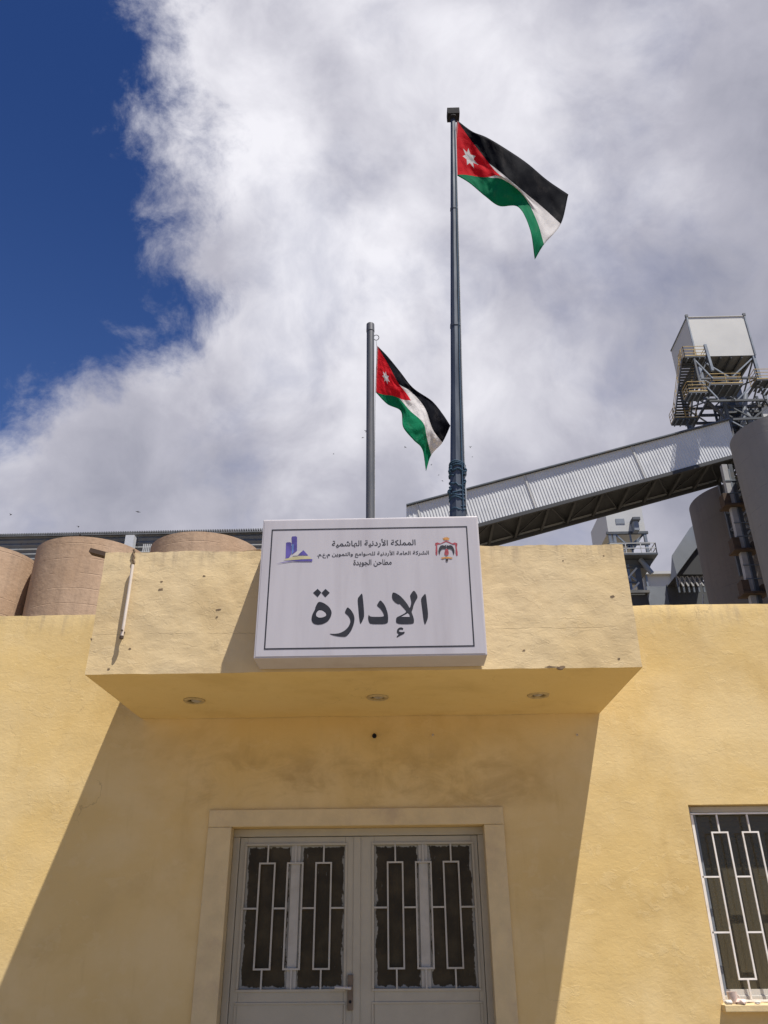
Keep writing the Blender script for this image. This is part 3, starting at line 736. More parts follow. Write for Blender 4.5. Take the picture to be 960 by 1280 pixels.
# company logo (units: 1/16 px from 340,660)
def Lg(L): return [(340+x/16., 660+y/16.) for x, y in L]
LG = flat('logo', 'purple', [Lg([(272, 606), (282, 298), (300, 286), (360, 284), (388, 298), (386, 520), (340, 590)])], SG)
flat('tall_silo_mark', 'purple', [Lg([(392, 180), (410, 168), (470, 164), (502, 178), (500, 455), (400, 530), (396, 300)])], LG)
flat('silo_shade_mark', 'bluep', [Lg([(392, 330), (440, 320), (430, 480), (398, 525)])], LG, 2)
flat('roof_mark', 'purple', [Lg([(627, 442), (724, 548), (520, 548)])], LG)
flat('pale_roof_mark', 'paleprint', [Lg([(505, 460), (610, 448), (512, 552), (405, 556)])], LG, 2)
flat('sand_band_mark', 'sand', [Lg([(230, 640), (420, 575), (620, 560), (740, 568), (800, 618), (600, 624), (420, 640)])], LG)
flat('sweep_mark', 'purple', [Lg([(80, 716), (240, 676), (420, 648), (600, 628), (806, 622), (806, 668), (600, 668), (420, 666), (240, 690)])], LG, 2)
# coat of arms (units: 1/19.2 px from 535,660)
def Ar(L): return [(535+x/19.2, 660+y/19.2) for x, y in L]
AR = flat('coat_of_arms', 'crimson', [Ar([(172, 362), (222, 345), (300, 372), (380, 325), (436, 300), (500, 325), (580, 370), (648, 345), (706, 370), (700, 420), (650, 400), (600, 400), (500, 355), (436, 330), (370, 358), (290, 392), (236, 392), (222, 410), (228, 560), (225, 630), (205, 665), (180, 620), (184, 520), (190, 430), (172, 400)])], SG)
flat('mantle_fall_mark', 'crimson', [Ar([(650, 400), (705, 400), (692, 470), (712, 580), (712, 660), (680, 670), (660, 600), (664, 500)])], AR)
flat('crown_mark', 'gold', [Ar([(350, 235), (385, 245), (395, 215), (430, 232), (440, 200), (452, 232), (480, 215), (490, 245), (520, 235), (498, 292), (372, 292)])], AR)
flat('wing_mark', 'ink', [Ar([(300, 425), (350, 410), (400, 425), (430, 400), (440, 480), (420, 500), (360, 495), (315, 520), (290, 580), (285, 640), (262, 600), (250, 540), (270, 470)])], AR, 2)
flat('wing_mark', 'ink', [Ar([(580, 425), (535, 410), (480, 425), (450, 400), (446, 480), (470, 500), (530, 495), (575, 520), (600, 580), (612, 640), (635, 600), (636, 540), (612, 470)])], AR, 2)
flat('shield_mark', 'crimson', [Ar([(425, 500), (465, 500), (495, 560), (498, 630), (445, 665), (395, 630), (400, 560)])], AR, 2)
flat('scroll_mark', 'gold', [Ar([(300, 715), (420, 690), (490, 690), (600, 715), (560, 740), (480, 720), (486, 780), (450, 805), (425, 780), (430, 720), (350, 745)])], AR, 2)
flat('medal_mark', 'ink', [Ar([(430, 735), (478, 735), (485, 778), (455, 800), (428, 778)])], AR, 3)

# ------------------------------------------------------------------ flagpoles, flags, ropes
def grid_cloth(rows, Y, wave, nu=72, nv=36):
    """cloth through measured fold points; rows run top (v=1) to bottom (v=0)"""
    def cr(a, b, c, d, t):
        return tuple(.5*((2*b[k])+(-a[k]+c[k])*t+(2*a[k]-5*b[k]+4*c[k]-d[k])*t*t+(-a[k]+3*b[k]-3*c[k]+d[k])*t**3) for k in range(2))
    def samp(L, t):
        n = len(L)-1; x = min(t*n, n-1e-9); i = int(x); f = x-i
        a = L[i-1] if i > 0 else tuple(2*L[0][k]-L[1][k] for k in range(2)); d = L[i+2] if i+2 <= n else tuple(2*L[n][k]-L[n-1][k] for k in range(2))
        return cr(a, L[i], L[i+1], d, f)
    V = []; UV = []
    for i in range(nu+1):
        u = i/nu; colp = [samp(r, u) for r in rows]
        for j in range(nv+1):
            v = j/nv; p = samp(colp, 1-v)
            V.append(at(p[0], p[1], Y+wave(u, v))); UV.append((u, v))
    F_ = [(i*(nv+1)+j, (i+1)*(nv+1)+j, (i+1)*(nv+1)+j+1, i*(nv+1)+j+1) for i in range(nu) for j in range(nv)]
    return V, F_, UV
def flag_material(name, star, su, sv):
    m, g, b = base_mat(name); out = [n for n in m.node_tree.nodes if n.type == 'OUTPUT_MATERIAL'][0]
    uv = g.n('ShaderNodeUVMap'); s3 = g.n('ShaderNodeSeparateXYZ'); g.put(s3.inputs[0], uv.outputs[0]); u, v = s3.outputs[0], s3.outputs[1]
    blk, wht, grn, red = (.006, .007, .012), (.66, .64, .64), (.008, .19, .09), (.60, .014, .026)
    c = g.mix(g.m('GREATER_THAN', v, .3333), grn, wht); c = g.mix(g.m('GREATER_THAN', v, .6667), c, blk)
    tri = g.m('LESS_THAN', g.m('ADD', u, g.m('ABSOLUTE', g.m('SUBTRACT', v, .5))), .5)
    c = g.mix(tri, c, red)
    X_ = g.m('MULTIPLY', g.m('SUBTRACT', u, su), 2.); Y_ = g.m('SUBTRACT', v, sv)
    r = g.m('SQRT', g.m('ADD', g.m('MULTIPLY', X_, X_), g.m('MULTIPLY', Y_, Y_)))
    a = g.m('ARCTAN2', Y_, X_); w_ = 2*math.pi/7
    fa = g.m('ABSOLUTE', g.m('SUBTRACT', g.m('FLOORED_MODULO', g.m('ADD', a, w_/2+.1), w_), w_/2))
    # straight edge from tip (r=R at 0) to notch (r=.5R at w/2)
    ri = .50; den = g.m('ADD', g.m('MULTIPLY', g.m('SINE', fa), (1-ri*math.cos(w_/2))), g.m('MULTIPLY', g.m('COSINE', fa), ri*math.sin(w_/2)))
    lim = g.m('DIVIDE', star*ri*math.sin(w_/2), den)
    c = g.mix(g.m('LESS_THAN', r, lim), c, wht)
    hoist = g.m('LESS_THAN', u, .018); c = g.mix(hoist, c, g.mix(.5, c, (.5, .45, .45)))
    wv = g.noise(g.mapv(uv.outputs[0], scale=(6, 3, 1)), 2., 5, .6); c = g.mix(g.m('MULTIPLY', g.step(wv, .5, .75), .12), c, (.25, .22, .2))
    g.put(b.inputs['Base Color'], c); b.inputs['Roughness'].default_value = .8; b.inputs['Specular IOR Level'].default_value = .03
    tr = g.n('ShaderNodeBsdfTranslucent'); g.put(tr.inputs[0], c)
    mx = g.n('ShaderNodeMixShader'); mx.inputs[0].default_value = .38; g.put(mx.inputs[1], b.outputs[0]); g.put(mx.inputs[2], tr.outputs[0])
    bn = g.n('ShaderNodeBump'); bn.inputs['Distance'].default_value = .022
    g.put(bn.inputs['Height'], g.noise(g.mapv(uv.outputs[0], scale=(5, 2.2, 1), rot=(0, 0, .5)), 3., 5, .6, .6)); g.put(b.inputs['Normal'], bn.outputs[0])
    g.put(out.inputs[0], mx.outputs[0]); return m
def make_flag(rows, Y, wave, m, label):
    V, F_, UV = grid_cloth(rows, Y, wave)
    me = bpy.data.meshes.new('flag'); me.from_pydata([tuple(p) for p in V], [], F_); me.materials.append(m)
    ul = me.uv_layers.new(name='UVMap')
    for lp in me.loops: ul.data[lp.index].uv = UV[lp.vertex_index]
    for p in me.polygons: p.use_smooth = True
    o = bpy.data.objects.new('flag', me); COL.objects.link(o)
    sd = o.modifiers.new('cloth_thickness', 'SOLIDIFY'); sd.thickness = .004; sd.offset = 0
    return tag(o, label, 'flag', 'flags flying over the building')

def wavy(amp, seed):
    def f(u, v):
        k = min(1, u*2.2)
        return amp*k*(.55*math.sin(5.2*u+2.0*v+seed)+.25*math.sin(11*u-4*v+seed*2)+.14*noise.noise(Vector((u*9, v*6, seed)))) + amp*.10*noise.noise(Vector((u*16, v*9, seed+3)))*min(1, .2+u*3)
    return f
tall_rows = [
 [(571, 150), (590, 164), (609, 172), (634, 187), (659, 204), (684, 225), (710.5, 243)],
 [(569.3, 173), (587, 186), (611, 204), (633, 221.5), (655, 240), (678, 259), (701, 280)],
 [(569.6, 196), (587, 209), (610, 221.3), (629, 224.5), (654, 244), (670.6, 275), (680, 305.5)],
 [(570, 218.6), (587, 229), (606, 245), (624, 257.5), (648, 259), (662.5, 287), (668.5, 324.5)]]
small_rows = [
 [(471.5, 432), (485, 446), (499.6, 464), (516.5, 485), (539.7, 501), (553, 517), (563, 532)],
 [(470.8, 451), (484, 463), (498.6, 480), (514, 490), (531, 510), (541, 537), (553, 553)],
 [(469.8, 471), (483, 483), (499, 497.8), (512, 513), (529, 529), (533.5, 548), (539, 569)],
 [(469.3, 490), (484, 505), (501, 514), (504, 534), (517, 550), (528, 562), (532.5, 589)]]
make_flag(tall_rows, 10.0, wavy(.42, .6), flag_material('tall_flag_cloth', .165, .165, .5), 'large black white green flag with red triangle and white star on the tall tapered pole')
make_flag(small_rows, 1.0, wavy(.13, 2.1), flag_material('small_flag_cloth', .12, .155, .5), 'smaller black white green flag with creased red triangle on the short grey pole')

# short pole on the roof
pb = at(463, 640, 1.0); pt = at(463, 407, 1.0); pb.z = 3.92; pb.x = at(463, 655, 1).x
SPo = thing('flagpole', 'short plain grey flagpole rising behind the sign with a capped top', 'flagpole', (pb.x, 1.0, 3.92), 'flagpoles')
MB().tube([pb, pt], [.051, .048], 24).build('pole', 'pole', SPo, True)
MB().lathe(pt+Vector((0, 0, -.10)), [(.0, .125), (.040, .125), (.0505, .115), (.0525, .0), (.0490, .0)], 24).build('cap', 'pole', SPo, True)
MB().lathe((pb.x, 1.0, 3.921), [(.12, 0), (.12, .015), (.055, .018), (.055, .03)], 20).build('base_flange', 'pole', SPo, True)
rc = at(470.3, 422, 1.0)
MB().tube([rc+Vector((.034*math.cos(a), 0, .042*math.sin(a))) for a in [2*math.pi*i/16 for i in range(16)]], .0045, 6, closed=True).build('pulley_ring', 'dark', SPo, True)
MB().tube([rc+Vector((0, 0, -.04)), at(470.8, 434, 1.0), at(469.3, 489, 1.0), at(468.6, 560, .98), at(468.6, 700, .96)], .0035, 6).build('halyard', 'ropelite', SPo, True)

# tall tapered pole standing behind the building
tb = at(572.5, 640, 10.0); tt = at(566.3, 150, 10.0)
d = (tb-tt); base = tt + d*((tt.z-0)/(tt.z-tb.z))
def tp(z): return tt + d*((tt.z-z)/(tt.z-tb.z))
TP = thing('flagpole', 'tall tapered steel flagpole with blue rope knotted round it', 'flagpole', tuple(base), 'flagpoles')
ppm = lambda py, wpx: wpx*((tp(at(570, py, 10).z)-CAM).dot(FW))/F_PX/2
rads = [(0, ppm(640, 22)*1.12), (tb.z, ppm(640, 21.5)), (at(570, 580, 10).z, ppm(580, 18.3)), (at(569, 485, 10).z, ppm(485, 14.6)), (at(568, 390, 10).z, ppm(390, 12.6)), (at(567, 260, 10).z, ppm(260, 9.3)), (tt.z, ppm(150, 6.2))]
mb = MB(); mb.tube([tp(z) for z, r in rads], [r for z, r in rads], 12); mb.build('pole', 'polegal', TP)
for k, (py, hh) in enumerate(((408, .05), (262, .04))):
    p = at(568.6, py, 10); z = p.z; r = ppm(py, 13.5 if k == 0 else 9.8); MB().tube([tp(z-hh), tp(z+hh)], r*1.05, 12).build('joint_band', 'polegal', TP)
tz = tt.z
MB().lathe(tp(tz)+Vector((0, 0, .0)), [(.085, -.05), (.085, .05), (.15, .06), (.15, .10)], 12).build('top_collar', 'dark', TP)
q0 = at(566.5, 143, 10)
MB().box((q0.x-.20, 9.86, q0.z-.13), (q0.x+.20, 10.2, q0.z+.16)).build('pulley_housing', 'dark', TP, bevel=.012)
for k in range(0): MB().box((q0.x-.17+k*.075, 9.83, q0.z-.10), (q0.x-.14+k*.075, 9.858, q0.z+.13)).build('housing_rib', 'dark', TP)
# halyards down its right face
for off, m_ in ((.55, 'rope'), (.95, 'ropelite')):
    pts = []
    for z, r in [(tt.z-.6, rads[-1][1])]+[(z, r) for z, r in reversed(rads[1:-1])]:
        p = tp(z); pts.append((p.x+r*off, p.y-r*math.sqrt(max(0, 1.25-off*off)), z))
    MB().tube(pts, .013, 6).build('halyard', m_, TP, True)
def wrap(z0, z1, turns, rr, th, seed, m_='rope'):
    pts = []; n = int(turns*22)
    for i in range(n+1):
        t = i/n; z = z0+(z1-z0)*t + .03*math.sin(t*40+seed); p = tp(z)
        r = ppm(600, 19.5)*rr*(1+.06*noise.noise(Vector((t*14, seed, 0))))
        a = 2*math.pi*turns*t+seed; pts.append((p.x+r*math.cos(a), p.y+r*math.sin(a), z))
    return MB().tube(pts, th, 7)
RP = thing('rope', 'blue rope wound and knotted round the lower part of the tall flagpole', 'rope', tuple(tp(at(570, 640, 10).z)))
zz = lambda py: at(571, py, 10).z
wrap(zz(580), zz(588), 3.3, 1.03, .020, .3).build('coil', 'rope', RP, True)
wrap(zz(589), zz(597), 1.3, 1.05, .022, 2.3).build('coil', 'rope', RP, True)
wrap(zz(596), zz(617), .8, 1.04, .024, 1.2).build('coil', 'rope', RP, True)
wrap(zz(618), zz(627), 2.3, 1.04, .022, 4.0).build('coil', 'rope', RP, True)
wrap(zz(636), zz(643), 1.6, 1.04, .018, 5.0).build('coil', 'rope', RP, True)
for (px, py) in ((563, 587), (581, 590), (562, 613), (580, 604)):
    c = at(px, py, 9.86); bm = MB(); pts = [c+Vector((.055*math.sin(2*t)*math.cos(t), .04*math.cos(3*t), .08*math.sin(t))) for t in [2*math.pi*i/20 for i in range(20)]]
    bm.tube(pts, .020, 6, closed=True).build('knot', 'rope', RP, True)

# ------------------------------------------------------------------ silos on the left
gsl = 'row of terracotta silos behind the building'
for i, (x, zr, lb) in enumerate(((-36.2, 29.5, 'terracotta silo cut by the left edge of the photo'), (-26.5, 29.75, 'terracotta silo second from left, directly left of the canopy'),
                             (-16.75, 30.0, 'terracotta silo whose curved top shows above the canopy coping'), (-7.1, 30.2, 'terracotta silo peeping out just left of the sign'))):
    y = 55.; r = 4.72
    t = thing('silo', lb, 'silo', (x, y, 0), gsl)
    prof = [(r, 0), (r, zr-.55), (r+.03, zr-.52), (r+.03, zr), (r-.35, zr+.01), (r-.35, zr-.3)]
    MB().lathe((x, y, 0), [(r, 0), (r, zr), (r-.3, zr+.03), (r-.3, zr-.4)], 96).build('shell', 'terracotta', t, True)
    MB().lathe((x, y, zr-.4), [(r-.2, 0), (0, .15)], 48).build('lid', 'concrete', t, True)
# long sheeted conveyor house over the silos
A = at(-60, 672, 60.5); B = at(352, 663.5, 60.5)
t = thing('conveyor_house', 'long low weathered sheet metal house running behind the silo tops', 'building', ((A.x+B.x)/2, 62, 28))
zt0, zt1 = A.z, B.z; n = 60
def zl(x): return zt0+(zt1-zt0)*(x-A.x)/(B.x-A.x)
k = 0
for i in range(7):
    xa = A.x+(B.x-A.x)*i/7; xb = A.x+(B.x-A.x)*(i+1)/7-.03; mb = MB(); ns = 12
    zs = []
    for s in range(ns+1):
        zoff = -3.0*s/ns; zs.append((zoff, 60.5+(.06 if s % 2 else -.06)))
    for s in range(ns): mb.poly([(xa, zs[s][1], zl(xa)+zs[s][0]), (xb, zs[s][1], zl(xb)+zs[s][0]), (xb, zs[s+1][1], zl(xb)+zs[s+1][0]), (xa, zs[s+1][1], zl(xa)+zs[s+1][0])])
    mb.build('wall_panel', 'louvre', t)
mb = MB(); nr = 140
for i in range(nr):
    xa = A.x+(B.x-A.x)*i/nr; xb = A.x+(B.x-A.x)*(i+.55)/nr; z = zl(xa)
    mb.box((xa, 60.2, z+.0), (xb, 64, z+.16))
mb.box((A.x, 60.22, zl(A.x)-.12), (B.x, 64, zl(A.x)-.01)); o = mb.build('roof_sheet', 'louvre', t)
a = at(157, 686, 60.1); b = at(170, 671.5, 60.1); MB().box((a.x, 59.6, a.z-1), (b.x, 60.3, b.z)).build('vent_box', 'clad', t)
for i in range(6):
    a = at(179+i*2.3, 687, 60.2); MB().box((a.x-.03, 60.1, a.z-.3), (a.x+.05, 60.2, a.z+.55)).build('louvre_bar', 'cladw', t)

# ------------------------------------------------------------------ concrete silos on the right
gr_ = 'concrete silos on the right'
for (x, y, r, zr, m_, lb) in ((32.2, 50., 3.72, 37.9, 'concrete', 'large grey concrete silo at the right edge in front of the conveyor'),
                             (36.4, 68., 5.0, 41.2, 'concrete2', 'darker brown concrete silo standing behind the inclined conveyor')):
    t = thing('silo', lb, 'silo', (x, y, 0), gr_)
    MB().lathe((x, y, 0), [(r, 0), (r, zr), (r-.3, zr), (r-.3, zr-.4)], 96).build('shell', m_, t, True)
    MB().lathe((x, y, zr-.5), [(r-.2, 0), (0, .1)], 48).build('lid', m_, t, True)

# ------------------------------------------------------------------ inclined conveyor gallery
YG, WG = 56.0, 5.0
GA = thing('conveyor_gallery', 'inclined conveyor gallery clad in pale ribbed sheet with dark truss underside', 'conveyor', tuple(at(508, 680, YG)))
def gtop(px): return at(px, 633.5+(px-508)*(-.2665), YG)
def gbot(px): return at(px, 657+(px-598)*(-.2705), YG)
seams = [508, 520.5, 588, 655, 722, 789, 850, 911]
P0_, P1_ = gbot(508), gbot(911); Q0_, Q1_ = gtop(508), gtop(911)
def _l(p, q, x): return p.z+(q.z-p.z)*(x-p.x)/(q.x-p.x)
for i in range(len(seams)-1):
    a, b = gtop(seams[i]).x, gtop(seams[i+1]).x; mb = MB(); nr = max(2, round((b-a)/.262)); last = None
    for k in range(nr+1):
        for f, dy in ((.0, 0), (.48, 0), (.60, -.038), (.88, -.038)):
            if k == nr and f > 0: break
            x = a+(b-a)*(k+f)/nr; sh = .80*max(0, min(1, (x-Q0_.x)/1.2))*max(0, min(1, (Q1_.x-x)/1.0))
            cur = (Vector((x, YG+dy, _l(Q0_, Q1_, x))), Vector((x+sh, YG+dy, _l(P0_, P1_, x+sh))))
            if last: mb.poly([last[1], cur[1], cur[0], last[0]])
            last = cur
    mb.build('cladding_panel', 'clad', GA)
P0, P1 = gbot(508), gbot(911); Q0, Q1 = gtop(508), gtop(911)
def zline(p, q, x): return p.z+(q.z-p.z)*(x-p.x)/(q.x-p.x)
gx_0, gx_1 = Q0.x, Q1.x
zb = lambda x: zline(P0, P1, x)
ztp = lambda x: zline(Q0, Q1, x)
for px in (520.5, 655, 789):
    T = gtop(px); MB().hexa([(T.x+.72, YG-.10, zb(T.x+.8)), (T.x+.88, YG-.10, zb(T.x+.8)), (T.x+.88, YG-.08, zb(T.x+.8)), (T.x+.72, YG-.08, zb(T.x+.8)), (T.x-.08, YG-.10, ztp(T.x)), (T.x+.08, YG-.10, ztp(T.x)), (T.x+.08, YG-.08, ztp(T.x)), (T.x-.08, YG-.08, ztp(T.x))]).build('panel_joint', 'cladw', GA)
MB().bar((gx_0, YG-.15, ztp(gx_0)+.06), (gx_1, YG-.15, ztp(gx_1)+.06), .3, .10).build('eaves_trim', 'steeld', GA)
MB().hexa([(gx_0, YG-.2, ztp(gx_0)+.14), (gx_1, YG-.2, ztp(gx_1)+.14), (gx_1, YG+WG, ztp(gx_1)+.14), (gx_0, YG+WG, ztp(gx_0)+.14), (gx_0, YG-.2, ztp(gx_0)+.2), (gx_1, YG-.2, ztp(gx_1)+.2), (gx_1, YG+WG, ztp(gx_1)+.2), (gx_0, YG+WG, ztp(gx_0)+.2)]).build('roof', 'steel', GA)
MB().poly([(gx_0, YG, zb(gx_0)), (gx_0, YG+WG, zb(gx_0)), (gx_0, YG+WG, ztp(gx_0)), (gx_0, YG, ztp(gx_0))]).build('end_wall', 'clad', GA)
MB().poly([(gx_0, YG+WG, zb(gx_0)), (gx_1, YG+WG, zb(gx_1)), (gx_1, YG+WG, ztp(gx_1)), (gx_0, YG+WG, ztp(gx_0))]).build('far_wall', 'clad', GA)
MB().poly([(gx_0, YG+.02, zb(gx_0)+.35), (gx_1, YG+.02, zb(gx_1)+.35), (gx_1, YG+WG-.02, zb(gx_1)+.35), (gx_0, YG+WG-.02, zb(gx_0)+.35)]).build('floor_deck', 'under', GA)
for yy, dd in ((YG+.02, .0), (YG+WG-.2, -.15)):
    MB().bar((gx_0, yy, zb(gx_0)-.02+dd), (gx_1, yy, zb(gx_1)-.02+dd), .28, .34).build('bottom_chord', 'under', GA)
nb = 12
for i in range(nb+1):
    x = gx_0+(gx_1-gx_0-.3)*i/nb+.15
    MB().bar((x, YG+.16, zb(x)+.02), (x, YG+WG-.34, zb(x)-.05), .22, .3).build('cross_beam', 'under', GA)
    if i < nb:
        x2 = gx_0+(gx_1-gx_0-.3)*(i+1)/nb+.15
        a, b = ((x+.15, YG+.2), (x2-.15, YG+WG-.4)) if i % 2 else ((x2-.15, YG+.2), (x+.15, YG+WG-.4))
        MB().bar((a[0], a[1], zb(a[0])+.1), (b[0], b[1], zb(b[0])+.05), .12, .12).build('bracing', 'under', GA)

# supporting leg with ladder pipe
t = thing('conveyor_support', 'tall pale steel leg with rusty brackets under the high end of the conveyor', 'support', tuple(at(938, 760, 54)))
a = at(905.5, 588, 54); b = at(943, 760, 54); a2 = Vector((a.x, 54, a.z)); b2 = Vector((b.x, 54, 0)); dxz = (b.x-a.x)/(b.z-a.z)
def lg(z, off=0): return Vector((a.x+dxz*(z-a.z)+off, 54, z))
for k, o_ in ((0, 0), (1, .5)):
    MB().bar(lg(2, o_), lg(a.z+.5, o_), .46 if k == 0 else .34, .46).build('leg' if k == 0 else 'downpipe', 'leggrey' if k == 0 else 'steeld', t)
MB().bar(lg(2, .28)+Vector((0, -.1, 0)), lg(a.z, .28)+Vector((0, -.1, 0)), .12, .3).build('leg_flange', 'steel', t)
for py in (634, 690, 744):
    z = at(925, py, 54).z; c = lg(z, .25)
    br_ = MB().box((c.x-1.15, 53.3, c.z-.10), (c.x+.95, 54.6, c.z+.08)).build('bracket', 'rust', t)
    MB().box((c.x-1.05, 53.5, c.z+.08), (c.x-.45, 54.4, c.z+1.15)).build('gearbox', 'rust', br_)
    MB().box((c.x+.55, 53.5, c.z+.08), (c.x+.85, 54.4, c.z+.75)).build('gearbox', 'rust', br_)
for py in (602, 618, 655, 672, 708, 725):
    z = at(925, py, 54).z; c = lg(z, .3); MB().box((c.x-.6, 53.72, z-.04), (c.x+.75, 53.78, z+.04)).build('clamp', 'steel', t)

# ------------------------------------------------------------------ elevator head tower
YT = 56.4
A = at(858.5, 397, YT); B = at(932, 396.5, YT); Cc = at(943, 444, YT)
tx0, tx1 = A.x, (B.x+Cc.x)/2; tz1 = A.z; tz0 = Cc.z; TD = 5.4
TW = thing('elevator_tower', 'tall steel tower topped by a white sheeted box with yellow railed stairs', 'tower', ((tx0+tx1)/2, YT+TD/2, 0))
HB = MB().box((tx0, YT, tz0), (tx1, YT+TD, tz1)).build('head_house', 'cladw', TW)
MB().box((tx0+.02, YT+.02, tz0-.04), (tx1-.02, YT+TD-.02, tz0-.002)).build('floor_plate', 'louvre', HB)
for xx in (tx0, tx1): MB().bar((xx, YT-.03, tz0), (xx, YT-.03, tz1), .14, .1).build('corner_trim', 'steel', HB)
MB().bar((tx0, YT-.03, tz1+.03), (tx1, YT-.03, tz1+.03), .07, .06).build('corner_trim', 'cladw', HB)
MB().bar((tx0-.03, YT, tz1+.03), (tx0-.03, YT+TD, tz1+.03), .12, .1).build('corner_trim', 'steel', HB)
for p in ((tx0, YT), (tx1, YT)): MB().box((p[0]-.14, p[1]-.1, tz1+.05), (p[0]+.14, p[1]+.1, tz1+.35)).build('lifting_lug', 'steeld', HB)
for i in range(6):
    x = tx0+.3+i*(tx1-tx0-.6)/5; MB().box((x-.07, YT+.05, tz0-.24), (x+.07, YT+TD-.05, tz0-.003)).build('floor_joist', 'steeld', HB)
zlow = 30.0
gend = gx_1+.35
zt2 = at(900, 500, YT).z
legs = [(tx0+.15, YT+.15), (tx1-.15, YT+.15), (tx1-.15, YT+TD-.15), (tx0+.15, YT+TD-.15)]
low_ = [(gend, YT+.3), (tx1+.55, YT+.15), (tx1+.55, YT+TD-.15), (gend, YT+TD-.15)]
for (x, y), (x2, y2) in zip(legs, low_):
    MB().bar((x, y, zt2), (x, y, tz0), .28, .28).build('leg', 'steel', TW)
    MB().bar((x2, y2, zlow), (x2, y2, zt2-.2), .28, .28).build('leg', 'steeld', TW)
    MB().bar((x, y, zt2-.1), (x2, y2, zt2-2.2), .22, .22).build('strut', 'steeld', TW)
def bay(cr, z1_, z0_, ma='steel', mb_='steeld'):
    for k in range(4):
        (xa, ya), (xb, yb) = cr[k], cr[(k+1) % 4]
        MB().bar((xa, ya, z0_), (xb, yb, z0_), .18, .22).build('girt', 'steeld', TW)
        xm_, ym_ = (xa+xb)/2, (ya+yb)/2
        if k % 2 == 0:
            MB().bar((xa, ya, z1_), (xm_, ym_, z0_), .13, .13).build('brace', ma, TW); MB().bar((xb, yb, z1_), (xm_, ym_, z0_), .13, .13).build('brace', ma, TW)
        else:
            MB().bar((xa, ya, z1_), (xb, yb, z0_), .12, .12).build('brace', mb_, TW); MB().bar((xb+.1, yb, z1_), (xa+.1, ya, z0_), .12, .12).build('brace', mb_, TW)
hh = (tz0-zt2)/2
bay(legs, tz0-.1, tz0-hh); bay(legs, tz0-hh, zt2)
for k in range(7): bay(low_, zt2-.2-k*1.9, zt2-.2-(k+1)*1.9, 'steel' if k % 2 else 'steeld', 'steeld')
inner = [(gend+.4, YT+1.6), (tx1-.2, YT+1.5), (tx1-.2, YT+3.4), (gend+.4, YT+3.4)]
for k in range(6): bay(inner, zt2+1.2-k*1.6, zt2-.4-k*1.6, 'steeld', 'steel')
for (x, y) in inner: MB().bar((x, y, zlow), (x, y, zt2+1.4), .2, .2).build('leg', 'steeld', TW)
for k in range(3):
    MB().bar((tx0+.2, YT+1+k*1.4, zt2-.12), (tx1, YT+1+k*1.4, zt2-.12), .2, .24).build('girt', 'steeld', TW)
# bucket elevator trunks and spouts inside the frame
mx_, my_ = (tx0+tx1)/2, YT+TD/2
MB().box((mx_+.1, my_-.6, zlow), (mx_+.8, my_+.4, tz0-.3)).build('elevator_trunk', 'steeld', TW)
MB().box((mx_+1.2, my_-.5, zlow), (mx_+1.8, my_+.3, tz0-.3)).build('elevator_trunk', 'cladd', TW)
for (p, q, r_) in (((mx_-.4, my_-1.2, tz0-3.4), (mx_-1.4, my_-1.0, tz0-9), .34), ((mx_-1.2, my_-.2, tz0-.3), (mx_+.3, my_-.6, tz0-5.5), .28), ((mx_+.9, my_-1.6, tz0-6), (mx_+2.6, my_-1.8, tz0-12), .34), ((mx_+1.5, my_-1.6, tz0-4), (mx_-.6, my_-1.8, tz0-11), .26)):
    MB().tube([p, q], r_, 12).build('grain_spout', 'cladd', TW, True)
MB().lathe((mx_-.4, my_-1.2, tz0-3.4), [(.3, -.9), (.9, 0), (.9, .9), (.3, 1.2)], 16).build('cyclone', 'steeld', TW, True)
def rail(name, pts, h, parent, m_='yellow', posts=1.1, mid=2, th=.045):
    mb = MB(); pts = [Vector(p) for p in pts]
    for a, b in zip(pts, pts[1:]):
        for k in range(mid+1):
            zz_ = Vector((0, 0, h*(k+1)/(mid+1))); mb.bar(a+zz_, b+zz_, th, th)
        n = max(1, int((b-a).length/posts))
        for k in range(n+1): q = a.lerp(b, k/n); mb.bar(q, q+Vector((0, 0, h)), th, th)
        mb.bar(a+Vector((0, 0, .05)), b+Vector((0, 0, .05)), .03, .10)
    return mb.build(name, m_, parent)
def platform(x0, x1, y0, y1, z, sides, parent=TW):
    pl_ = MB().box((x0, y0, z-.16), (x1, y1, z)).build('platform', 'steeld', parent)
    c = {'f': ((x0, y0), (x1, y0)), 'r': ((x1, y0), (x1, y1)), 'b': ((x1, y1), (x0, y1)), 'l': ((x0, y1), (x0, y0))}
    for s in sides: rail('railing', [(*c[s][0], z), (*c[s][1], z)], 1.15, pl_)
    for i in range(4):
        x = x0+(x1-x0)*(i+.5)/4; MB().box((x-.05, y0+.02, z-.30), (x+.05, y1-.02, z-.163)).build('joist', 'steel', pl_)
    return pl_
# middle platforms
Yp = 54.4
a, b = at(888.5, 479.5, Yp), at(929, 479, Yp); platform(a.x, b.x, Yp, Yp+1.9, a.z, 'flr')
a, b = at(861, 489.5, Yp-.6), at(886.5, 496, Yp-.6); platform(a.x, b.x, Yp-.6, Yp+.75, a.z, 'flr')
# right-hand stair landing
a = at(944, 478, Yp); platform(a.x, a.x+3.2, Yp-.4, Yp+.9, a.z+.1, 'fl')
st0 = Vector((a.x-.1, Yp, a.z)); st1 = Vector((a.x+2.4, Yp, a.z-1.3))
for k in range(9): q = st0.lerp(st1, k/8); MB().box((q.x-.12, Yp-.5, q.z-.8), (q.x+.12, Yp+.4, q.z-.74)).build('tread', 'steeld', TW)
# top landing beside the head house
Yt = 53.9
a, b = at(856, 445, Yt), at(885, 445, Yt); TL = platform(a.x, b.x, Yt, Yt+1.5, a.z, 'flr')
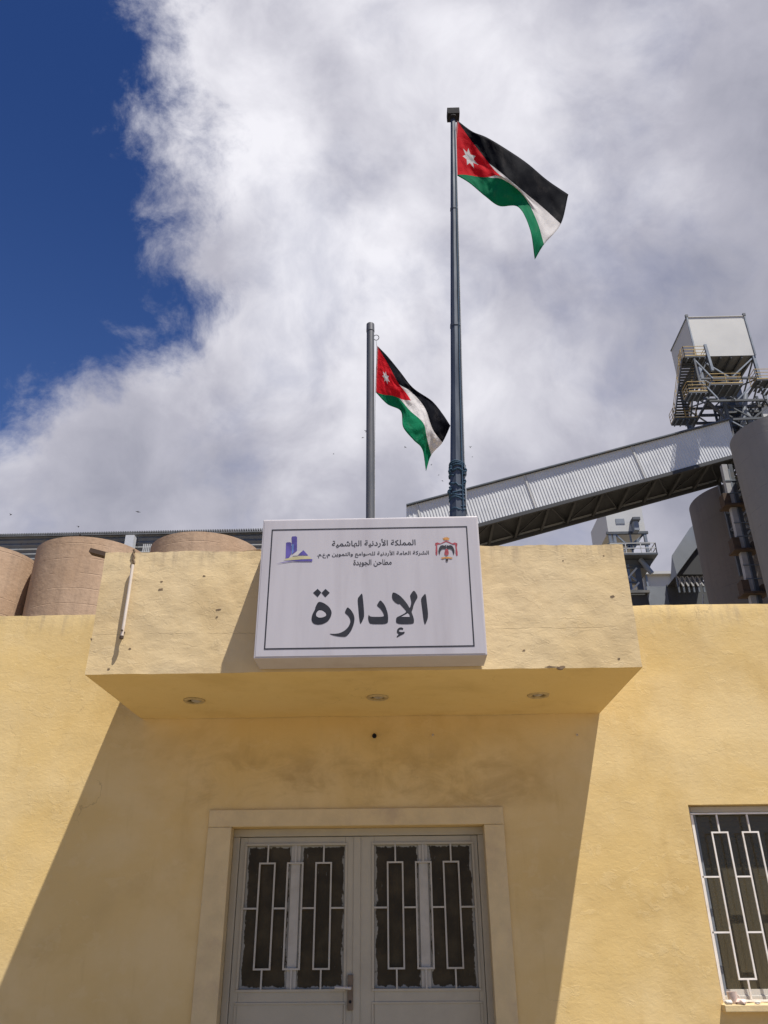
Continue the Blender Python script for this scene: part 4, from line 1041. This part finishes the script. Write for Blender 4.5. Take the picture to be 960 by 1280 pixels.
# stair flight, climbing towards the viewer
b0, b1 = at(842.5, 530, 59.6), at(858.5, 530, 58.6); u0, u1 = at(852.5, 448, Yt+.4), at(867.5, 448, Yt+.4)
b1 = Vector((b0.x+1.35, b1.y, b0.z)); u0 = Vector((u0.x, u0.y, u0.z)); u1 = Vector((u0.x+1.35, u0.y, u0.z))
ST = MB().bar(b0, u0, .07, .28).bar(b1, u1, .07, .28).build('staircase', 'steeld', TW)
n = 23
for k in range(n+1):
    p = b0.lerp(u0, k/n); MB().box((p.x+.04, p.y-.13, p.z-.02), (p.x+1.31, p.y+.13, p.z+.03)).build('tread', 'steeld', ST)
for e0, e1 in ((b0, u0), (b1, u1)): rail('handrail', [e0+Vector((0, 0, .1)), e1+Vector((0, 0, .1))], 1.0, ST, 'yellow', 1.3, 1)
platform(b0.x-.3, b1.x+.6, 58.4, 59.6, b0.z-.05, 'fl')
# stair tower legs and braces on the near side
c0 = at(881, 431, Yt); c1 = at(891, 467, Yt)
zg = lambda x: ztp(x)+.25
MB().bar(Vector((c0.x, Yt, c0.z)), Vector((c0.x+.12, Yt, zt2+1.6)), .24, .24).build('leg', 'steel', TW)
xl_ = at(858, 470, Yt+.1).x
MB().bar((xl_+1.1, Yt+.1, u0.z), (xl_+1.1, Yt+.1, zt2), .16, .16).build('leg', 'steeld', TW)
MB().bar((xl_+1.1, YT+2.2, u0.z), (xl_+1.1, YT+2.2, zg(xl_+1.1)), .16, .16).build('leg', 'steeld', TW)
for k in range(2):
    za, zb_2 = u0.z-.4-k*2.3, u0.z-2.7-k*2.3
    MB().bar((xl_+1.1, Yt+.1, za), (c0.x, Yt+.1, zb_2), .12, .12).build('brace', 'steel', TW)
    MB().bar((c0.x, Yt+.2, za), (xl_+1.1, Yt+.2, zb_2), .12, .12).build('brace', 'steeld', TW)
    MB().bar((xl_+1.1, Yt+.15, zb_2), (c0.x, Yt+.15, zb_2), .14, .16).build('girt', 'steeld', TW)
# yellowish shed roof showing behind at the right edge
t = thing('conveyor_housing', 'small pale sheet metal housing seen at the right edge beside the stairs', 'housing', tuple(at(955, 520, 66)))
a = at(943, 507, 66); b = at(990, 540, 66)
MB().box((a.x, 66, b.z), (b.x, 70, a.z)).build('wall', 'cladw', t); MB().box((a.x-.2, 65.7, a.z), (b.x+.2, 70.2, a.z+.16)).build('roof', 'cladd', t)

# ------------------------------------------------------------------ second tower, farther off
Y2 = 92.
T2 = thing('elevator_tower', 'smaller distant tower with a white box on a lattice frame beyond the canopy corner', 'tower', tuple(at(783, 760, Y2+3)))
a = at(756.5, 640, Y2); b = at(807, 664, Y2); z2 = b.z; top2 = at(780, 630, Y2).z
h2 = MB().box((a.x, Y2, z2), (b.x, Y2+9, top2)).build('head_house', 'cladw', T2)
c = at(770, 655, Y2); d_ = at(780, 648.5, Y2); MB().box((c.x, Y2-.06, c.z), (d_.x, Y2-.003, d_.z)).build('window', 'cladd', h2)
c = at(792.5, 664, Y2-.8); d_ = at(799, 652, Y2-.8); MB().box((c.x, Y2-1.2, c.z), (d_.x-.25, Y2-.01, d_.z)).build('vent_duct', 'cladd', h2); MB().box((c.x-.1, Y2-1.5, d_.z), (d_.x, Y2-.01, d_.z+.4)).build('vent_cowl', 'steeld', h2)
lgs = [(a.x+.15, Y2+.15), (b.x-.15, Y2+.15), (b.x-.15, Y2+8.8), (a.x+.15, Y2+8.8)]
xmid = at(768, 670, Y2).x
zp = at(800, 697, Y2).z
for (x, y) in lgs+[(xmid, Y2+.15)]: MB().bar((x, y, zp-.2), (x, y, z2), .38, .38).build('leg', 'steel', T2)
for (p, q) in (((xmid, z2-.1), ((xmid+b.x)/2, zp+1.2)), ((b.x-.2, z2-.1), ((xmid+b.x)/2, zp+1.2)), ((a.x, zp), (xmid, z2-.1)), ((xmid, zp), (a.x, z2-.1)), ((xmid, zp+.2), (b.x, z2-.2))):
    MB().bar((p[0], Y2+.1, p[1]), (q[0], Y2+.1, q[1]), .2, .2).build('brace', 'steel', T2)
MB().bar(((xmid+b.x)/2, Y2+.1, zp), ((xmid+b.x)/2, Y2+.1, z2), .2, .2).build('brace', 'steel', T2)
for z in (z2-.2, (z2+zp)/2+.1, zp):
    MB().bar((a.x-.3, Y2+.05, z), (b.x+.3, Y2+.05, z), .3, .36).build('girt', 'steeld', T2)
p2 = MB().box((a.x-.6, Y2-1.8, zp-.35), (b.x+.5, Y2+9, zp-.1)).build('platform', 'steeld', T2)
rail('railing', [(a.x-.5, Y2-1.7, zp-.1), (b.x+.4, Y2-1.7, zp-.1), (b.x+.4, Y2+2, zp-.1)], 1.5, p2, 'cladw', 1.6, 1, .1)
zq = at(806, 711, Y2).z
MB().hexa([(b.x-3.3, Y2+.2, zq+.6), (b.x-.4, Y2+.2, zq), (b.x-.4, Y2+4, zq), (b.x-3.3, Y2+4, zq+.6), (a.x+1.2, Y2-.2, zp-.4), (b.x+.3, Y2-.2, zp-.4), (b.x+.3, Y2+5, zp-.4), (a.x+1.2, Y2+5, zp-.4)]).build('hopper', 'steeld', T2)
for i, px in enumerate((778, 787, 799)):
    q = at(px, 720, Y2); MB().bar((q.x, Y2+.3, 8), (q.x, Y2+.3, zq+1), .36 if i < 2 else .75, .36).build('column', 'steel' if i < 2 else 'steeld', T2)
qa, qb = at(779, 720, Y2).x, at(798, 720, Y2).x
for k in range(6):
    z = zq+.2-k*2.1
    MB().bar((qa, Y2+.25, z), (qb, Y2+.25, z-2.1), .22, .22).build('brace', 'steel', T2); MB().bar((qb, Y2+.2, z), (qa, Y2+.2, z-2.1), .22, .22).build('brace', 'cladw', T2)
    MB().bar((qa, Y2+.22, z), (qb, Y2+.22, z), .24, .24).build('girt', 'steeld', T2)
MB().tube([at(800, 699, Y2-.3), at(815, 717, Y2-.3)], .35, 10).build('grain_spout', 'cladd', T2, True)

# low buildings between the canopy and the silos
t = thing('storage_shed', 'pale flat roofed shed behind the dark low block', 'building', tuple(at(822, 760, 106)))
a, b = at(807, 745, 106), at(846, 719, 106)
MB().box((a.x, 106, 0), (b.x, 114, b.z)).build('wall', 'cladw', t); MB().box((a.x-1.4, 105.3, b.z), (b.x+.8, 114.4, b.z+.42)).build('roof', 'cladw', t)
for px in (808.5, 842): q = at(px, 725, 105.7); MB().box((q.x-.14, 105.6, 0), (q.x+.14, 105.9, b.z-.01)).build('column', 'steel', t)
t = thing('plant_room', 'dark grey low block showing above the wall right of the canopy', 'building', tuple(at(835, 760, 80)))
for (p0, p1, top, y) in ((789, 812, 737, 79.6), (812, 838, 732.5, 79.3), (838, 884, 730, 79.0)):
    a, b = at(p0, 755, y), at(p1, top, y); MB().box((a.x, y, 0), (b.x-.02, 86, b.z)).build('block', 'plant' if p0 != 812 else 'cladd', t)
a, b = at(788, 739, 79), at(812, 736, 79); MB().box((a.x, 79.1, a.z-.15), (b.x, 79.5, a.z+.15)).build('parapet_rail', 'louvre', t)
# short inclined gallery seen end-on
t = thing('inclined_duct', 'short grey blue sheeted gallery rising behind the brown silo', 'conveyor', tuple(at(855, 760, 76)))
pf = [at(839.7, 694.5, 75), at(862, 660.5, 75), at(885, 640, 75), at(885, 668, 75), at(867, 689.5, 75), at(846, 718, 75)]
mb = MB(); mb.poly(pf); bk = [p+Vector((2.5, 9, 0)) for p in pf]; mb.poly(bk)
for i in range(len(pf)): mb.poly([pf[i], pf[(i+1) % 6], bk[(i+1) % 6], bk[i]])
mb.build('casing', 'cladd', t)
uu = [at(846, 718, 75.3), at(867, 690, 75.3), at(885, 680, 75.3), at(885, 718, 75.3)]
mb = MB(); mb.poly(uu); mb.poly([p+Vector((0, 5, 0)) for p in uu])
for i in range(4): mb.poly([uu[i], uu[(i+1) % 4], uu[(i+1) % 4]+Vector((0, 5, 0)), uu[i]+Vector((0, 5, 0))])
mb.build('lower_housing', 'under', t)
a, b = at(845.5, 719, 75.6), at(885, 729.5, 75.6)
for k in range(6):
    x0_ = a.x+(b.x-a.x)*k/6; x1_ = a.x+(b.x-a.x)*(k+1)/6
    MB().bar((x0_, 75.6, a.z), (x1_, 75.6, b.z-.3), .14, .14).build('brace', 'cladw', t); MB().bar((x1_, 75.7, a.z), (x0_, 75.7, b.z-.3), .14, .14).build('brace', 'cladw', t)
    MB().bar((x0_, 75.65, b.z-1), (x0_, 75.65, a.z), .16, .16).build('post', 'steel', t)
MB().bar((a.x, 75.6, a.z), (b.x, 75.6, a.z), .3, .3).build('bottom_chord', 'steeld', t)
t = tag(MB().tube([at(878.8, 762, 70), at(879, 742, 70)], [.13, .03], 8).build('vent_stack', 'cladw', None, True), 'tiny pale vent tip above the wall at the foot of the brown silo', 'vent')

# ------------------------------------------------------------------ birds
def bird_mesh(flap, name='bird'):
    bm = MB()
    bm.tube([(0, -.17, .0), (0, -.13, .012), (0, -.05, .01), (0, .06, 0), (0, .14, -.006), (0, .20, -.004)], [.010, .032, .058, .050, .022, .004], 8)
    for s in (-1, 1):
        a = [(s*.035, -.06, .02), (s*.16, -.09, .02+.10*flap), (s*.33, -.01, .02+.20*flap), (s*.17, .045, .02+.10*flap), (s*.03, .07, .02)]
        up_ = [(x, y, z+.008) for x, y, z in a]; bm.poly(a); bm.poly(up_)
        for i in range(5): bm.poly([a[i], a[(i+1) % 5], up_[(i+1) % 5], up_[i]])
    t_ = [(-.02, .12, 0), (.02, .12, 0), (.06, .27, -.01), (-.06, .27, -.01)]; u_ = [(x, y, z+.006) for x, y, z in t_]
    bm.poly(t_); bm.poly(u_)
    for i in range(4): bm.poly([t_[i], t_[(i+1) % 4], u_[(i+1) % 4], u_[i]])
    return bm.build(name, 'bird')
protos = [bird_mesh(.9), bird_mesh(-.5), bird_mesh(.15)]
bl = [(457.5, 539, 'bird flying just left of the short flagpole, the upper of two', 1.0), (453.3, 547, 'bird flying left of the short flagpole, the lower of two', .9), (506.6, 559, 'bird flying below the small flag toward the left', .8),
      (587.8, 559, 'bird flying just right of the tall flagpole, above another', .8), (590.5, 571, 'faint bird right of the tall flagpole, below another', .6), (539.4, 581, 'bird close beside the lower tip of the small flag', .7),
      (548.3, 594, 'faint bird in the sky right below the small flag tip', .6), (553, 601, 'lowest bird between the two poles above the conveyor', .7), (172.5, 640, 'dark bird flying above the canopy left corner', 1.3),
      (13.8, 643.5, 'bird flying low near the left edge of the photo', 1.0), (98, 658, 'bird flying just above the silo top', 1.0), (417, 567.5, 'lone small bird in the clouds left of the flagpoles', .7)]
for i, (px, py, lb, s) in enumerate(bl):
    Yb = 52. if s > .75 else 60.
    o = protos[i] if i < 3 else protos[i % 3].copy()
    if i >= 3: COL.objects.link(o)
    o.location = at(px, py, Yb); o.scale = (s*.55,)*3; o.rotation_euler = (R(random.uniform(-15, 15)), R(random.uniform(-25, 25)), R(random.uniform(0, 360)))
    tag(o, lb, 'bird', 'birds flying over the site')
o = protos[2].copy(); COL.objects.link(o); pr = at(99, 668.6, 50.35); o.location = (pr.x, 50.6, 29.93); o.scale = (.55, 1.15, 1.6); o.rotation_euler = (0, 0, R(70)); tag(o, 'dark bird perched on the rim of the second silo', 'bird', 'birds flying over the site')
for i, px in enumerate((2, 7, 28, 34)):
    o = protos[1].copy(); COL.objects.link(o); p = at(px, 670, 60.3); o.location = (p.x, 60.6, zl(p.x)+.32); o.scale = (.35, 1.0, 1.6); o.rotation_euler = (0, 0, R(60+i*50))
    tag(o, ['dark bird perched at the far left end of the conveyor house roof', 'second perched bird from the left on the conveyor house roof', 'perched bird left in the pair near the silo gap', 'perched bird right in the pair near the silo gap'][i], 'bird', 'birds perched on the conveyor house roof')
